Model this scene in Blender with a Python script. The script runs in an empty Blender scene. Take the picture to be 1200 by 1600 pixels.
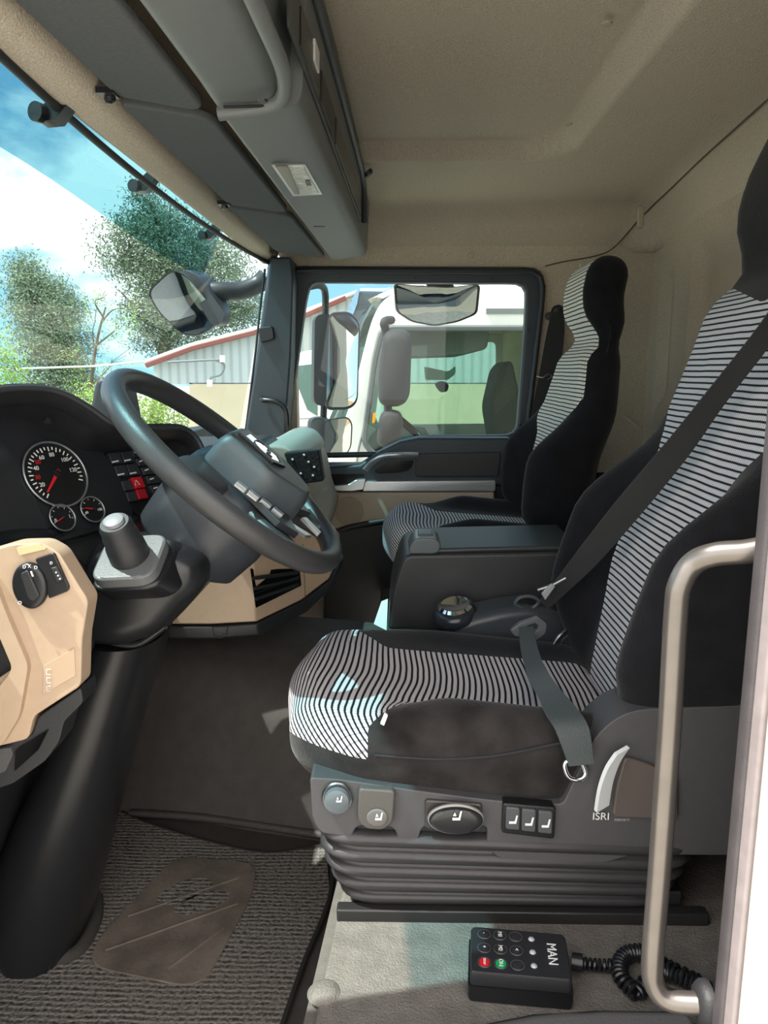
import bpy, bmesh, math, random
from mathutils import Vector, Matrix, noise
random.seed(7)
S = bpy.context.scene
C = S.collection
# ------------------------------------------------------------------ camera
F = 1200.0; TH = math.radians(10.48); PS = math.radians(1.05)
cam = bpy.data.objects.new('camera', bpy.data.cameras.new('camera')); C.objects.link(cam)
cam.location = (0, 0, 0); cam.rotation_euler = (math.pi/2-TH, 0, PS)
cam.data.sensor_fit = 'VERTICAL'; cam.data.sensor_height = 32; cam.data.lens = F/1600*32
cam.data.clip_start = 0.02; cam.data.clip_end = 500
S.camera = cam
# ------------------------------------------------------------------ exposure
S.view_settings.view_transform = 'Standard'; S.view_settings.look = 'None'
S.view_settings.gamma = 1; S.view_settings.use_curve_mapping = False
S.view_settings.exposure = 0.95
# ------------------------------------------------------------------ sky and sun
W = bpy.data.worlds.new('sky'); S.world = W; W.use_nodes = True
nt = W.node_tree; nt.nodes.clear()
def nn(t, **k):
    n = nt.nodes.new(t)
    for a, b in k.items(): setattr(n, a, b)
    return n
tc = nn('ShaderNodeTexCoord'); sep = nn('ShaderNodeSeparateXYZ'); nt.links.new(tc.outputs['Generated'], sep.inputs[0])
grad = nn('ShaderNodeValToRGB'); nt.links.new(sep.outputs['Z'], grad.inputs[0])
grad.color_ramp.elements[0].position = 0.0; grad.color_ramp.elements[0].color = (0.30, 0.56, 0.72, 1)
grad.color_ramp.elements[1].position = 0.6; grad.color_ramp.elements[1].color = (0.09, 0.28, 0.56, 1)
mp = nn('ShaderNodeMapping'); mp.inputs['Scale'].default_value = (1.0, 1.0, 2.0); mp.inputs['Location'].default_value = (3.1, 0.4, 0.35)
nt.links.new(tc.outputs['Generated'], mp.inputs[0])
no = nn('ShaderNodeTexNoise'); no.inputs['Scale'].default_value = 2.6; no.inputs['Detail'].default_value = 8; no.inputs['Roughness'].default_value = 0.55
nt.links.new(mp.outputs[0], no.inputs[0])
cr = nn('ShaderNodeValToRGB'); cr.color_ramp.elements[0].position = 0.515; cr.color_ramp.elements[1].position = 0.60
nt.links.new(no.outputs[0], cr.inputs[0])
mx = nn('ShaderNodeMix', data_type='RGBA'); nt.links.new(cr.outputs[0], mx.inputs[0]); nt.links.new(grad.outputs[0], mx.inputs[6])
mx.inputs[7].default_value = (1.05, 1.05, 1.05, 1)
back = nn('ShaderNodeMapRange'); nt.links.new(sep.outputs['Y'], back.inputs[0]); back.inputs[1].default_value = 0.1; back.inputs[2].default_value = -0.5; back.inputs[3].default_value = 0; back.inputs[4].default_value = 0.8
mx2 = nn('ShaderNodeMix', data_type='RGBA'); nt.links.new(back.outputs[0], mx2.inputs[0]); nt.links.new(mx.outputs[2], mx2.inputs[6]); mx2.inputs[7].default_value = (1.55, 1.45, 1.32, 1)
bg = nn('ShaderNodeBackground'); bg.inputs[1].default_value = 1.35; nt.links.new(mx2.outputs[2], bg.inputs[0])
wo = nn('ShaderNodeOutputWorld'); nt.links.new(bg.outputs[0], wo.inputs[0])
sun = bpy.data.objects.new('sun', bpy.data.lights.new('sun', 'SUN')); C.objects.link(sun)
sun.data.energy = 6.5; sun.data.angle = math.radians(0.6); sun.data.color = (1, 0.95, 0.87)
SUN_DIR = Vector((0.45, 0.13, -0.83))
sun.rotation_euler = SUN_DIR.to_track_quat('-Z', 'Y').to_euler()
# ------------------------------------------------------------------ tracing helpers (pixel of the 1200x1600 photo -> world point)
RM = Matrix.Rotation(PS, 3, 'Z') @ Matrix.Rotation(math.pi/2-TH, 3, 'X')
def ray(u, v): return RM @ Vector(((u-600)/F, (800-v)/F, -1))
def P(u, v, Y=None, X=None, Z=None):
    r = ray(u, v)
    t = Y/r.y if Y is not None else X/r.x if X is not None else Z/r.z
    return r*t
def PP(u, v, o, n):
    r = ray(u, v); return r*(o.dot(n)/r.dot(n))
V = Vector
# ------------------------------------------------------------------ materials
def lin(c):
    if isinstance(c, str): c = tuple(int(c[i:i+2], 16)/255 for i in (0, 2, 4))
    return tuple((x/12.92 if x <= 0.04045 else ((x+0.055)/1.055)**2.4) for x in c)+(1,)
MC = {}
def mat(name, col, rough=0.5, metal=0.0, bump=0.0, bscale=400, var=0.0, vscale=60, coat=0.0, spec=0.5, emit=None, stretch=None, sheen=0.0):
    if name in MC: return MC[name]
    m = bpy.data.materials.new(name); m.use_nodes = True; t = m.node_tree; b = t.nodes['Principled BSDF']
    c = lin(col); b.inputs['Base Color'].default_value = c; b.inputs['Roughness'].default_value = rough
    b.inputs['Metallic'].default_value = metal; b.inputs['Coat Weight'].default_value = coat; b.inputs['Specular IOR Level'].default_value = spec
    if sheen: b.inputs['Sheen Weight'].default_value = sheen; b.inputs['Sheen Roughness'].default_value = 0.5
    tcn = t.nodes.new('ShaderNodeTexCoord'); src = tcn.outputs['Object']
    if stretch:
        mpn = t.nodes.new('ShaderNodeMapping'); mpn.inputs['Scale'].default_value = stretch; t.links.new(src, mpn.inputs[0]); src = mpn.outputs[0]
    n = t.nodes.new('ShaderNodeTexNoise'); n.inputs['Scale'].default_value = vscale; n.inputs['Detail'].default_value = 5; t.links.new(src, n.inputs[0])
    mr = t.nodes.new('ShaderNodeMapRange'); t.links.new(n.outputs[0], mr.inputs[0])
    mr.inputs[1].default_value = 0.3; mr.inputs[2].default_value = 0.7; mr.inputs[3].default_value = 1-var; mr.inputs[4].default_value = 1+var
    vm = t.nodes.new('ShaderNodeVectorMath'); vm.operation = 'SCALE'; vm.inputs[0].default_value = c[:3]; t.links.new(mr.outputs[0], vm.inputs['Scale'])
    t.links.new(vm.outputs[0], b.inputs['Base Color'])
    if bump:
        n2 = t.nodes.new('ShaderNodeTexNoise'); n2.inputs['Scale'].default_value = bscale; n2.inputs['Detail'].default_value = 3; t.links.new(src, n2.inputs[0])
        bp = t.nodes.new('ShaderNodeBump'); bp.inputs['Strength'].default_value = bump; bp.inputs['Distance'].default_value = 0.002
        t.links.new(n2.outputs[0], bp.inputs['Height']); t.links.new(bp.outputs[0], b.inputs['Normal'])
    if emit: b.inputs['Emission Color'].default_value = lin(emit[0]); b.inputs['Emission Strength'].default_value = emit[1]
    MC[name] = m; return m
def glass(name, col, refl=0.06, rough=0.0, fres=0.35):
    m = bpy.data.materials.new(name); m.use_nodes = True; t = m.node_tree; t.nodes.clear()
    tr = t.nodes.new('ShaderNodeBsdfTransparent'); tr.inputs[0].default_value = lin(col)
    gl = t.nodes.new('ShaderNodeBsdfGlossy'); gl.inputs['Roughness'].default_value = rough
    lw = t.nodes.new('ShaderNodeLayerWeight'); lw.inputs[0].default_value = 0.25
    mu = t.nodes.new('ShaderNodeMath'); mu.operation = 'MULTIPLY_ADD'; mu.inputs[1].default_value = fres; mu.inputs[2].default_value = refl
    t.links.new(lw.outputs['Fresnel'], mu.inputs[0])
    mi = t.nodes.new('ShaderNodeMixShader'); t.links.new(mu.outputs[0], mi.inputs[0]); t.links.new(tr.outputs[0], mi.inputs[1]); t.links.new(gl.outputs[0], mi.inputs[2])
    o = t.nodes.new('ShaderNodeOutputMaterial'); t.links.new(mi.outputs[0], o.inputs[0]); return m
def N(t, typ, op=None, ins=(), **k):
    n = t.nodes.new(typ)
    if op: n.operation = op
    for a, b in k.items(): setattr(n, a, b)
    for i, s in enumerate(ins):
        if s is None: continue
        if hasattr(s, 'is_linked'): t.links.new(s, n.inputs[i])
        else: n.inputs[i].default_value = s
    return n.outputs[0]
def stripe_mat(name, kx, kz, pitch, light, dark, cross=0.006, duty=0.38, off=0.0):
    # woven fabric: dark lines along Y, counted along kx*x+kz*z, with fine cross threads
    m = bpy.data.materials.new(name); m.use_nodes = True; t = m.node_tree; b = t.nodes['Principled BSDF']
    tcn = t.nodes.new('ShaderNodeTexCoord'); sp = t.nodes.new('ShaderNodeSeparateXYZ'); t.links.new(tcn.outputs['Object'], sp.inputs[0])
    nz = N(t, 'ShaderNodeTexNoise', ins=(tcn.outputs['Object'],)); t.nodes[-1].inputs['Scale'].default_value = 9
    a = N(t, 'ShaderNodeMath', 'MULTIPLY', (sp.outputs[0], kx)); c = N(t, 'ShaderNodeMath', 'MULTIPLY', (sp.outputs[2], kz))
    s = N(t, 'ShaderNodeMath', 'ADD', (a, c)); s = N(t, 'ShaderNodeMath', 'ADD', (s, off+5)); w = N(t, 'ShaderNodeMath', 'MULTIPLY', (nz, 0.004)); s = N(t, 'ShaderNodeMath', 'ADD', (s, w))
    s = N(t, 'ShaderNodeMath', 'DIVIDE', (s, pitch)); fr = N(t, 'ShaderNodeMath', 'FRACT', (s,)); pp = N(t, 'ShaderNodeMath', 'PINGPONG', (s, 0.5))
    ln = N(t, 'ShaderNodeMapRange', ins=(pp, duty*0.5-0.05, duty*0.5+0.05, 0.0, 1.0))
    y = N(t, 'ShaderNodeMath', 'DIVIDE', (sp.outputs[1], cross)); y = N(t, 'ShaderNodeMath', 'ADD', (y, w)); py = N(t, 'ShaderNodeMath', 'PINGPONG', (y, 0.5))
    cl = N(t, 'ShaderNodeMapRange', ins=(py, 0.06, 0.16, 0.42, 1.0))
    mx = N(t, 'ShaderNodeMath', 'MULTIPLY', (ln, cl))
    col = t.nodes.new('ShaderNodeMix'); col.data_type = 'RGBA'; t.links.new(mx, col.inputs[0]); col.inputs[6].default_value = lin(dark); col.inputs[7].default_value = lin(light)
    t.links.new(col.outputs[2], b.inputs['Base Color']); b.inputs['Roughness'].default_value = 0.9; b.inputs['Specular IOR Level'].default_value = 0.15
    bp = t.nodes.new('ShaderNodeBump'); bp.inputs['Strength'].default_value = 0.35; bp.inputs['Distance'].default_value = 0.002
    t.links.new(mx, bp.inputs['Height']); t.links.new(bp.outputs[0], b.inputs['Normal'])
    return m
HEAD = mat('headliner felt', 'c4b9a8', 0.95, bump=0.8, bscale=260, var=0.24, vscale=420, spec=0.1)
HEADD = mat('headliner felt panel', 'bdb2a1', 0.95, bump=0.8, bscale=260, var=0.24, vscale=420, spec=0.1)
BLK = mat('black grained plastic', '26272a', 0.42, bump=0.25, bscale=900, var=0.05)
BLK2 = mat('black smooth plastic', '1c1d20', 0.3, bump=0.1, bscale=700, var=0.05)
SLATE = mat('slate plastic', '2f3840', 0.45, bump=0.2, bscale=900, var=0.04)
CHAR = mat('charcoal seat plastic', '4a494b', 0.5, bump=0.3, bscale=900, var=0.04)
GREYC = mat('grey console plastic', '6a6e6f', 0.45, bump=0.2, bscale=900, var=0.03)
DGREY = mat('dark grey console plastic', '43474a', 0.45, bump=0.2, bscale=900, var=0.03)
VISF = mat('grey visor cloth', '57595b', 0.9, bump=0.3, bscale=700, var=0.08, vscale=200, spec=0.1)
BEIGE = mat('beige plastic', 'b39b84', 0.55, bump=0.15, bscale=900, var=0.03)
BEIGED = mat('beige door card', 'b7a896', 0.6, bump=0.15, bscale=900, var=0.03)
LGREY = mat('light grey plastic', 'a8a69c', 0.6, bump=0.2, bscale=800, var=0.04)
SILV = mat('satin silver plastic', 'c8cbce', 0.28, metal=0.75, var=0.02)
CHRM = mat('chrome', 'e8eaec', 0.07, metal=1.0)
MIRR = mat('mirror glass', 'dfe5e6', 0.01, metal=1.0)
RUB = mat('dark rubber', '1b1b1d', 0.6, bump=0.2, bscale=300)
RUBM = mat('rubber floor covering', '45403d', 0.62, bump=0.5, bscale=500, var=0.14, vscale=30)
PLATM = mat('grained floor covering', '726c66', 0.55, bump=1.0, bscale=330, var=0.16, vscale=40)
VELV = mat('black velour', '17171b', 0.92, bump=0.5, bscale=240, var=0.28, vscale=26, spec=0.15, sheen=0.12)
VELD = mat('worn dusty black velour', '2a2727', 0.95, bump=0.5, bscale=240, var=0.5, vscale=20, spec=0.1, sheen=0.18)
BELT = mat('black belt webbing', '1b1c1f', 0.6, bump=0.6, bscale=600, stretch=(1, 1, 6), sheen=0.1)
BELTG = mat('grey green belt webbing', '3c4446', 0.5, bump=0.5, bscale=600, sheen=0.1)
WHT = mat('white paint', 'eceeed', 0.25, coat=0.5)
WHTP = mat('white print', 'e6e6e6', 0.6)
RED = mat('red plastic', 'c8202c', 0.4)
GRN = mat('green plastic', '159a58', 0.4)
RIMM = mat('black leather rim', '3a3a3c', 0.36, bump=0.2, bscale=700, var=0.04)
STEEL = mat('steel', '9a9a9a', 0.3, metal=1.0)
HUBM = mat('dark blue grey plastic', '30343a', 0.33, bump=0.15, bscale=800, var=0.03)
DISP = mat('black gloss display', '0b0c0e', 0.12)
# ------------------------------------------------------------------ object helpers
def root_loc(p):
    while p is not None and p.parent is not None: p = p.parent
    return p.location.copy() if p is not None else V((0, 0, 0))
def ob(name, bm, m, parent=None, smooth=True, bevel=0, seg=2, sub=0, angle=50, solid=0):
    if parent is None:
        zs = [v.co for v in bm.verts]; o0 = V((sum(v.x for v in zs)/len(zs), sum(v.y for v in zs)/len(zs), min(v.z for v in zs)))
    else: o0 = root_loc(parent)
    bmesh.ops.translate(bm, verts=bm.verts, vec=-o0)
    me = bpy.data.meshes.new(name); bm.normal_update(); bm.to_mesh(me); bm.free()
    o = bpy.data.objects.new(name, me); C.objects.link(o)
    if parent is None: o.location = o0
    else: o.parent = parent
    for mm in (m if isinstance(m, (list, tuple)) else [m]): me.materials.append(mm)
    if smooth:
        for p in me.polygons: p.use_smooth = True
        if angle < 180: me.set_sharp_from_angle(angle=math.radians(angle))
    if solid:
        md = o.modifiers.new('s', 'SOLIDIFY'); md.thickness = solid; md.offset = 0
    if bevel:
        md = o.modifiers.new('b', 'BEVEL'); md.width = bevel; md.segments = seg; md.limit_method = 'ANGLE'; md.angle_limit = math.radians(40); md.harden_normals = False
        for p in me.polygons: p.use_smooth = True
        me.set_sharp_from_angle(angle=math.radians(40))
        o.modifiers.new('w', 'WEIGHTED_NORMAL')
    if sub:
        md = o.modifiers.new('u', 'SUBSURF'); md.levels = sub; md.render_levels = sub
    return o
def tag(o, label, cat, group=None):
    o['label'] = label; o['category'] = cat
    if group: o['group'] = group
    return o
def struct(o): o['kind'] = 'structure'; return o
def thing(name, label, cat, loc, group=None):
    o = bpy.data.objects.new(name, None); o.empty_display_size = 0.05; C.objects.link(o); o.location = loc
    if label: tag(o, label, cat, group)
    return o
def clean(bm):
    bmesh.ops.recalc_face_normals(bm, faces=bm.faces); return bm
def prism(pts, vec, bm=None):
    bm = bm or bmesh.new(); vec = V(vec)
    a = [bm.verts.new(p) for p in pts]; b = [bm.verts.new(p+vec) for p in pts]; n = len(pts)
    bm.faces.new(a); bm.faces.new(b[::-1])
    for i in range(n): bm.faces.new((a[i], b[i], b[(i+1) % n], a[(i+1) % n]))
    return clean(bm)
def px(pts, Y): return [P(u, v, Y=Y) for u, v in pts]
def plate(pts, Y, d, bm=None):            # outline traced on the plane at distance Y, given the real depth d
    return prism(px(pts, Y), (0, d, 0), bm)
def rnd(pts, r, n=5):                      # round the corners of a 2D/3D outline
    out = []; k = len(pts)
    for i in range(k):
        p0, p1, p2 = V(pts[i-1]), V(pts[i]), V(pts[(i+1) % k]); rr = r[i] if isinstance(r, (list, tuple)) else r
        a = (p0-p1); b = (p2-p1); ra = min(rr, a.length*0.48); rb = min(rr, b.length*0.48)
        if rr <= 0: out.append(p1); continue
        A = p1+a.normalized()*ra; B = p1+b.normalized()*rb
        for j in range(n+1):
            t = j/n; out.append(A*(1-t)**2+p1*2*t*(1-t)+B*t*t)
    return out
def spline(pts, n=8, closed=False):
    pts = [V(p) for p in pts]; out = []; k = len(pts)
    rng = range(k if closed else k-1)
    for i in rng:
        if closed: p0, p1, p2, p3 = pts[i-1], pts[i], pts[(i+1) % k], pts[(i+2) % k]
        else: p0, p1, p2, p3 = pts[max(i-1, 0)], pts[i], pts[i+1], pts[min(i+2, k-1)]
        for j in range(n):
            t = j/n
            out.append(0.5*((2*p1)+(p2-p0)*t+(2*p0-5*p1+4*p2-p3)*t*t+(3*p1-p0-3*p2+p3)*t**3))
    if not closed: out.append(pts[-1])
    return out
def tube(pts, r, seg=10, closed=False, bm=None, caps=True):
    bm = bm or bmesh.new(); pts = [V(p) for p in pts]; n = len(pts); rings = []; up = None
    for i, p in enumerate(pts):
        if closed: t = pts[(i+1) % n]-pts[i-1]
        else: t = pts[min(i+1, n-1)]-pts[max(i-1, 0)]
        t.normalize()
        if up is None: up = t.orthogonal().normalized()
        else: up = (up-t*up.dot(t)).normalized()
        s = t.cross(up); rr = r(i/(n-1)) if callable(r) else r
        if not isinstance(rr, tuple): rr = (rr, rr)
        rings.append([bm.verts.new(p+up*math.cos(a)*rr[0]+s*math.sin(a)*rr[1]) for a in [2*math.pi*k/seg for k in range(seg)]])
    for i in range(n if closed else n-1):
        A, B = rings[i], rings[(i+1) % n]
        for k in range(seg): bm.faces.new((A[k], A[(k+1) % seg], B[(k+1) % seg], B[k]))
    if caps and not closed: bm.faces.new(rings[0][::-1]); bm.faces.new(rings[-1])
    return clean(bm)
def loft(secs, bm=None, caps=True, closed=True):
    bm = bm or bmesh.new(); rs = [[bm.verts.new(p) for p in s] for s in secs]; n = len(rs[0])
    for a, b in zip(rs, rs[1:]):
        for k in range(n if closed else n-1): bm.faces.new((a[k], a[(k+1) % n], b[(k+1) % n], b[k]))
    if caps and closed: bm.faces.new(rs[0][::-1]); bm.faces.new(rs[-1])
    return clean(bm)
def lathe(prof, o, axis, seg=32, bm=None):   # prof: (radius, height along axis)
    axis = V(axis).normalized(); a = axis.orthogonal().normalized(); b = axis.cross(a); o = V(o)
    return loft([[o+axis*h+(a*math.cos(t)+b*math.sin(t))*max(r, 1e-5) for t in [2*math.pi*k/seg for k in range(seg)]] for r, h in prof], bm)
def box(x0, x1, y0, y1, z0, z1, bm=None):
    bm = bm or bmesh.new(); q = [V((x, y, z)) for x in (x0, x1) for y in (y0, y1) for z in (z0, z1)]
    vs = [bm.verts.new(p) for p in q]
    for f in ((0, 1, 3, 2), (4, 6, 7, 5), (0, 4, 5, 1), (2, 3, 7, 6), (0, 2, 6, 4), (1, 5, 7, 3)): bm.faces.new([vs[i] for i in f])
    return clean(bm)
def rbox(sx, sy, sz, r, n=24):
    bm = bmesh.new(); bmesh.ops.create_cube(bm, size=1); bmesh.ops.subdivide_edges(bm, edges=bm.edges, cuts=n, use_grid_fill=True)
    s = V((sx, sy, sz))
    for v in bm.verts:
        p = V([v.co[i]*s[i] for i in range(3)]); q = V([max(-(s[i]/2-r), min(s[i]/2-r, p[i])) for i in range(3)]); d = p-q
        v.co = q+d.normalized()*r if d.length > 1e-9 else p
    return bm
def slab(o, ux, uy, pts, t, bm=None):      # outline in local (x,y) on the plane through o spanned by ux,uy; thickness t along the normal
    n = ux.cross(uy); return prism([o+ux*a+uy*b for a, b in pts], n*t, bm)
def rect(w, h, r=0.0, cx=0, cy=0):
    q = [(cx-w/2, cy-h/2, 0), (cx+w/2, cy-h/2, 0), (cx+w/2, cy+h/2, 0), (cx-w/2, cy+h/2, 0)]
    return [(p[0], p[1]) for p in (rnd(q, r) if r else q)]
def circ(r, n=32, cx=0, cy=0, ry=None): return [(cx+r*math.cos(2*math.pi*k/n), cy+(ry or r)*math.sin(2*math.pi*k/n)) for k in range(n)]
def ribbon(pts, w, th=0.0015, bm=None):     # pts: centre points, w: half width vectors
    secs = []
    for i, p in enumerate(pts):
        t = (pts[min(i+1, len(pts)-1)]-pts[max(i-1, 0)]).normalized(); ww = w[i] if isinstance(w, list) else w
        n = t.cross(ww).normalized()*th
        secs.append([p-ww-n, p+ww-n, p+ww+n, p-ww+n])
    return loft(secs, bm)
def ringplate(outer, inner, d, bm=None):    # two matching outlines, depth vector d
    bm = bm or bmesh.new(); d = V(d); n = len(outer)
    L = [[bm.verts.new(p) for p in outer], [bm.verts.new(p) for p in inner], [bm.verts.new(p+d) for p in inner], [bm.verts.new(p+d) for p in outer]]
    for a in range(4):
        A, B = L[a], L[(a+1) % 4]
        for k in range(n): bm.faces.new((A[k], A[(k+1) % n], B[(k+1) % n], B[k]))
    return clean(bm)
def resample(pts, n):
    pts = [V(p) for p in pts]; k = len(pts); ls = [(pts[(i+1) % k]-pts[i]).length for i in range(k)]; T = sum(ls); out = []; i = 0; acc = 0
    for j in range(n):
        s = T*j/n
        while acc+ls[i] < s-1e-12: acc += ls[i]; i += 1
        out.append(pts[i].lerp(pts[(i+1) % k], (s-acc)/ls[i]))
    return out
def byangle(outer, c, n=96):                # sample an outline by angle about c in the XZ plane
    k = len(outer); out = []
    for j in range(n):
        a = 2*math.pi*j/n; d = V((math.cos(a), 0, math.sin(a))); best = None
        for i in range(k):
            p, q = outer[i], outer[(i+1) % k]; e = q-p; den = d.x*e.z-d.z*e.x
            if abs(den) < 1e-12: continue
            w = p-c; t = (w.x*e.z-w.z*e.x)/den; s = (w.x*d.z-w.z*d.x)/den
            if t > 0 and -1e-9 <= s <= 1+1e-9 and (best is None or t > best): best = t
        q = c+d*best; q.y = outer[0].y; out.append(q)
    return out
def text_bm(body, size, o, ux, uy, ext=0.0004, align='CENTER'):
    cu = bpy.data.curves.new('t', 'FONT'); cu.body = body; cu.size = size; cu.align_x = align; cu.align_y = 'CENTER'; cu.extrude = ext
    to = bpy.data.objects.new('t', cu); me = bpy.data.meshes.new_from_object(to)
    bm = bmesh.new(); bm.from_mesh(me); bpy.data.objects.remove(to); bpy.data.meshes.remove(me)
    n = ux.cross(uy); 
    for v in bm.verts: p = v.co.copy(); v.co = o+ux*p.x+uy*p.y+n*p.z
    return bm
def join(*bms):
    a = bmesh.new()
    for b in bms:
        me = bpy.data.meshes.new('j'); b.to_mesh(me); b.free(); a.from_mesh(me); bpy.data.meshes.remove(me)
    return a
def cut(bm, f):
    val = {v: f(v.co) for v in bm.verts}
    for v in val:
        if abs(val[v]) < 1e-6: val[v] = 1e-6
    zero = set()
    for e in list(bm.edges):
        a, b = e.verts
        if val[a]*val[b] < 0:
            t = val[a]/(val[a]-val[b]); ne, nv = bmesh.utils.edge_split(e, a, t); zero.add(nv); val[nv] = 0
    for fc in list(bm.faces):
        z = [v for v in fc.verts if v in zero]
        if len(z) == 2 and not any(set(e.verts) == set(z) for e in fc.edges): bmesh.utils.face_split(fc, z[0], z[1])
def part_of(bm, keep):                     # new bmesh with the faces for which keep(centre) is true
    nb = bmesh.new(); mp_ = {}
    for fc in bm.faces:
        if keep(fc.calc_center_median()):
            vs = []
            for v in fc.verts:
                if v not in mp_: mp_[v] = nb.verts.new(v.co)
                vs.append(mp_[v])
            nb.faces.new(vs)
    return nb
def sstep(a, b, x):
    t = max(0, min(1, (x-a)/(b-a))); return t*t*(3-2*t)
XV, YV, ZV = V((1, 0, 0)), V((0, 1, 0)), V((0, 0, 1))
NY, FY = 0.66, 2.75                        # near and far side of the cab
# ================================================================== SETTING: cab shell
XB = 0.87
def shell_pt(y):                           # roof height across the cab
    return 0.555-0.035*((y-1.7)/1.05)**2
# ceiling with cove down to the door top on the far side and to the back wall
bm = bmesh.new(); ys = [NY+0.02*i for i in range(int((FY-NY)/0.02)+1)]; xs = [-0.42+0.02*i for i in range(66)]
def panel(x, y):                           # sunken central roof panel: raised field with rounded corner
    a = sstep(0, 0.035, 0.52+0.05*(y-1.3)-x+0.0) ; b = sstep(0, 0.035, 2.02-y); c = sstep(0, 0.035, 1.0)
    dx, dy = max(0, x-0.29), max(0, y-2.03); d = math.hypot(dx, dy)
    return 1-sstep(0.128, 0.152, d)
grid = {}
R = 0.13
for i, x in enumerate(xs):
    for j, y in enumerate(ys):
        z = shell_pt(y)+0.042*panel(x, y)
        dx = max(0, x-(XB-R)); dy = max(0, y-(FY-0.02-R)); q = min(R, math.hypot(dx, dy))
        z -= R-math.sqrt(max(0, R*R-q*q)); sx, sy = x, y
        if j == len(ys)-1: sy = FY+0.03
        grid[i, j] = bm.verts.new((min(sx, XB)+(0.01 if i == 65 else 0), min(sy, FY-0.02) if j < len(ys)-1 else FY+0.03, z))
for i in range(len(xs)-1):
    for j in range(len(ys)-1): bm.faces.new((grid[i, j], grid[i, j+1], grid[i+1, j+1], grid[i+1, j]))
struct(ob('ceiling', bm, HEAD, angle=180))
# headliner strip between windscreen and visors + front roof rail
struct(ob('trim_1', prism([V((-0.46, 0.62, 0.352)), V((-0.415, 0.62, 0.366)), V((-0.405, 0.62, 0.40)), V((-0.40, 0.62, 0.58)), V((-0.52, 0.62, 0.58)), V((-0.50, 0.62, 0.40))], (0, 2.11, 0)), HEAD, bevel=0.01))
# back wall with recessed panels
bm = bmesh.new(); zs = [-1.05+0.02*i for i in range(78)]; ys2 = [NY+0.02*i for i in range(107)]
g = {}
for i, z in enumerate(zs):
    for j, y in enumerate(ys2):
        x = XB
        def rec(y0, y1, z0, z1, d, r=0.03):
            return d*sstep(0, r, y-y0)*sstep(0, r, y1-y)*sstep(0, r, z-z0)*sstep(0, r, z1-z)
        x += rec(2.54, 2.66, -0.18, 0.32, 0.035)+rec(1.0, 2.38, -0.02, 0.36, 0.03)
        x -= 0.05*sstep(-0.06, -0.14, z)*sstep(2.60, 2.50, y)
        g[i, j] = bm.verts.new((x, y, z))
for i in range(len(zs)-1):
    for j in range(len(ys2)-1): bm.faces.new((g[i, j], g[i+1, j], g[i+1, j+1], g[i, j+1]))
struct(ob('wall_back', bm, HEADD, angle=180))
struct(ob('baseboard_back', box(0.80, 0.865, NY, FY-0.03, -1.05, -0.36), BLK, bevel=0.01))
# far side wall: beige around the door, door is set into it
frame_out = rnd(px([(428, 712), (452, 424), (852, 418), (850, 440), (818, 700), (800, 860), (470, 860)], FY-0.02), [0, 0.03, 0.05, 0.03, 0.03, 0, 0])
wall = [V((-0.75, FY, -1.1)), V((-0.56, FY, -0.30)), V((-0.40, FY, 0.345)), V((-0.46, FY, 0.56)), V((0.95, FY, 0.56)), V((0.95, FY, -1.1))]
cc = V((0.05, FY, -0.1)); hole = byangle([V((p.x, FY, p.z)) for p in rnd([V((-0.36, FY, -0.6)), V((-0.36, FY, 0.31)), V((0.50, FY, 0.31)), V((0.44, FY, -0.6))], 0.05)], cc, 96)
struct(ob('wall_right', ringplate(byangle(wall, cc, 96), hole, (0, 0.06, 0)), HEAD, smooth=False))
struct(ob('trim_2', box(0.50, 0.80, FY-0.02, FY-0.005, -1.05, -0.36), BLK))
# floor: raised seat platform, footwell, engine tunnel
struct(ob('floor', prism([V((-0.11, 0.64, -0.79)), V((-0.06, 1.34, -0.79)), V((-0.06, 2.74, -0.79)), V((0.86, 2.74, -0.79)), V((0.86, 0.64, -0.79))], (0, 0, 0.02)), PLATM, bevel=0.006))
struct(ob('trim_3', prism([V((-0.125, 0.64, -1.03)), V((-0.065, 1.42, -1.03)), V((-0.03, 1.42, -0.775)), V((-0.085, 0.64, -0.775))][:2]+[V((0.0, 1.42, -1.03)), V((0.0, 0.64, -1.03))], (0, 0, 0.25)), mat('grey riser covering', '67625c', 0.6, bump=0.5, bscale=400, var=0.1)))
struct(ob('floor', box(-1.1, -0.06, 0.64, 2.74, -1.06, -1.025), RUBM))
def tunnel():
    secs = []
    for x, zt in ((-1.0, -0.60), (-0.6, -0.62), (-0.45, -0.63), (-0.3, -0.64), (-0.15, -0.65), (-0.05, -0.66), (0.3, -0.66)):
        yb_ = 1.62-0.10*sstep(-0.6, -0.05, x)
        pr = rnd([V((x, yb_, -1.03)), V((x, yb_+0.06, zt-0.08)), V((x, 1.76, zt)), V((x, 2.02, zt)), V((x, 2.10, -1.03))], [0, 0.10, 0.06, 0.1, 0], 8)
        secs.append(pr)
    return loft(secs)
struct(ob('trim_4', tunnel(), RUBM, angle=60))
# fold of floor covering along the foot of the tunnel
struct(ob('trim_5', tube(spline([V((-0.62, 1.615, -1.012)), V((-0.45, 1.60, -1.012)), V((-0.25, 1.555, -1.010)), V((-0.07, 1.51, -1.008))]), 0.009, 8), RUBM))
# lower far front area (dark passenger footwell)
struct(ob('trim_6', prism([V((-0.98, 2.05, -1.03)), V((-0.5, 2.05, -0.45)), V((-0.45, 2.05, -0.40)), V((-0.98, 2.05, -0.40))], (0, 0.68, 0)), BLK))
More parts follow.
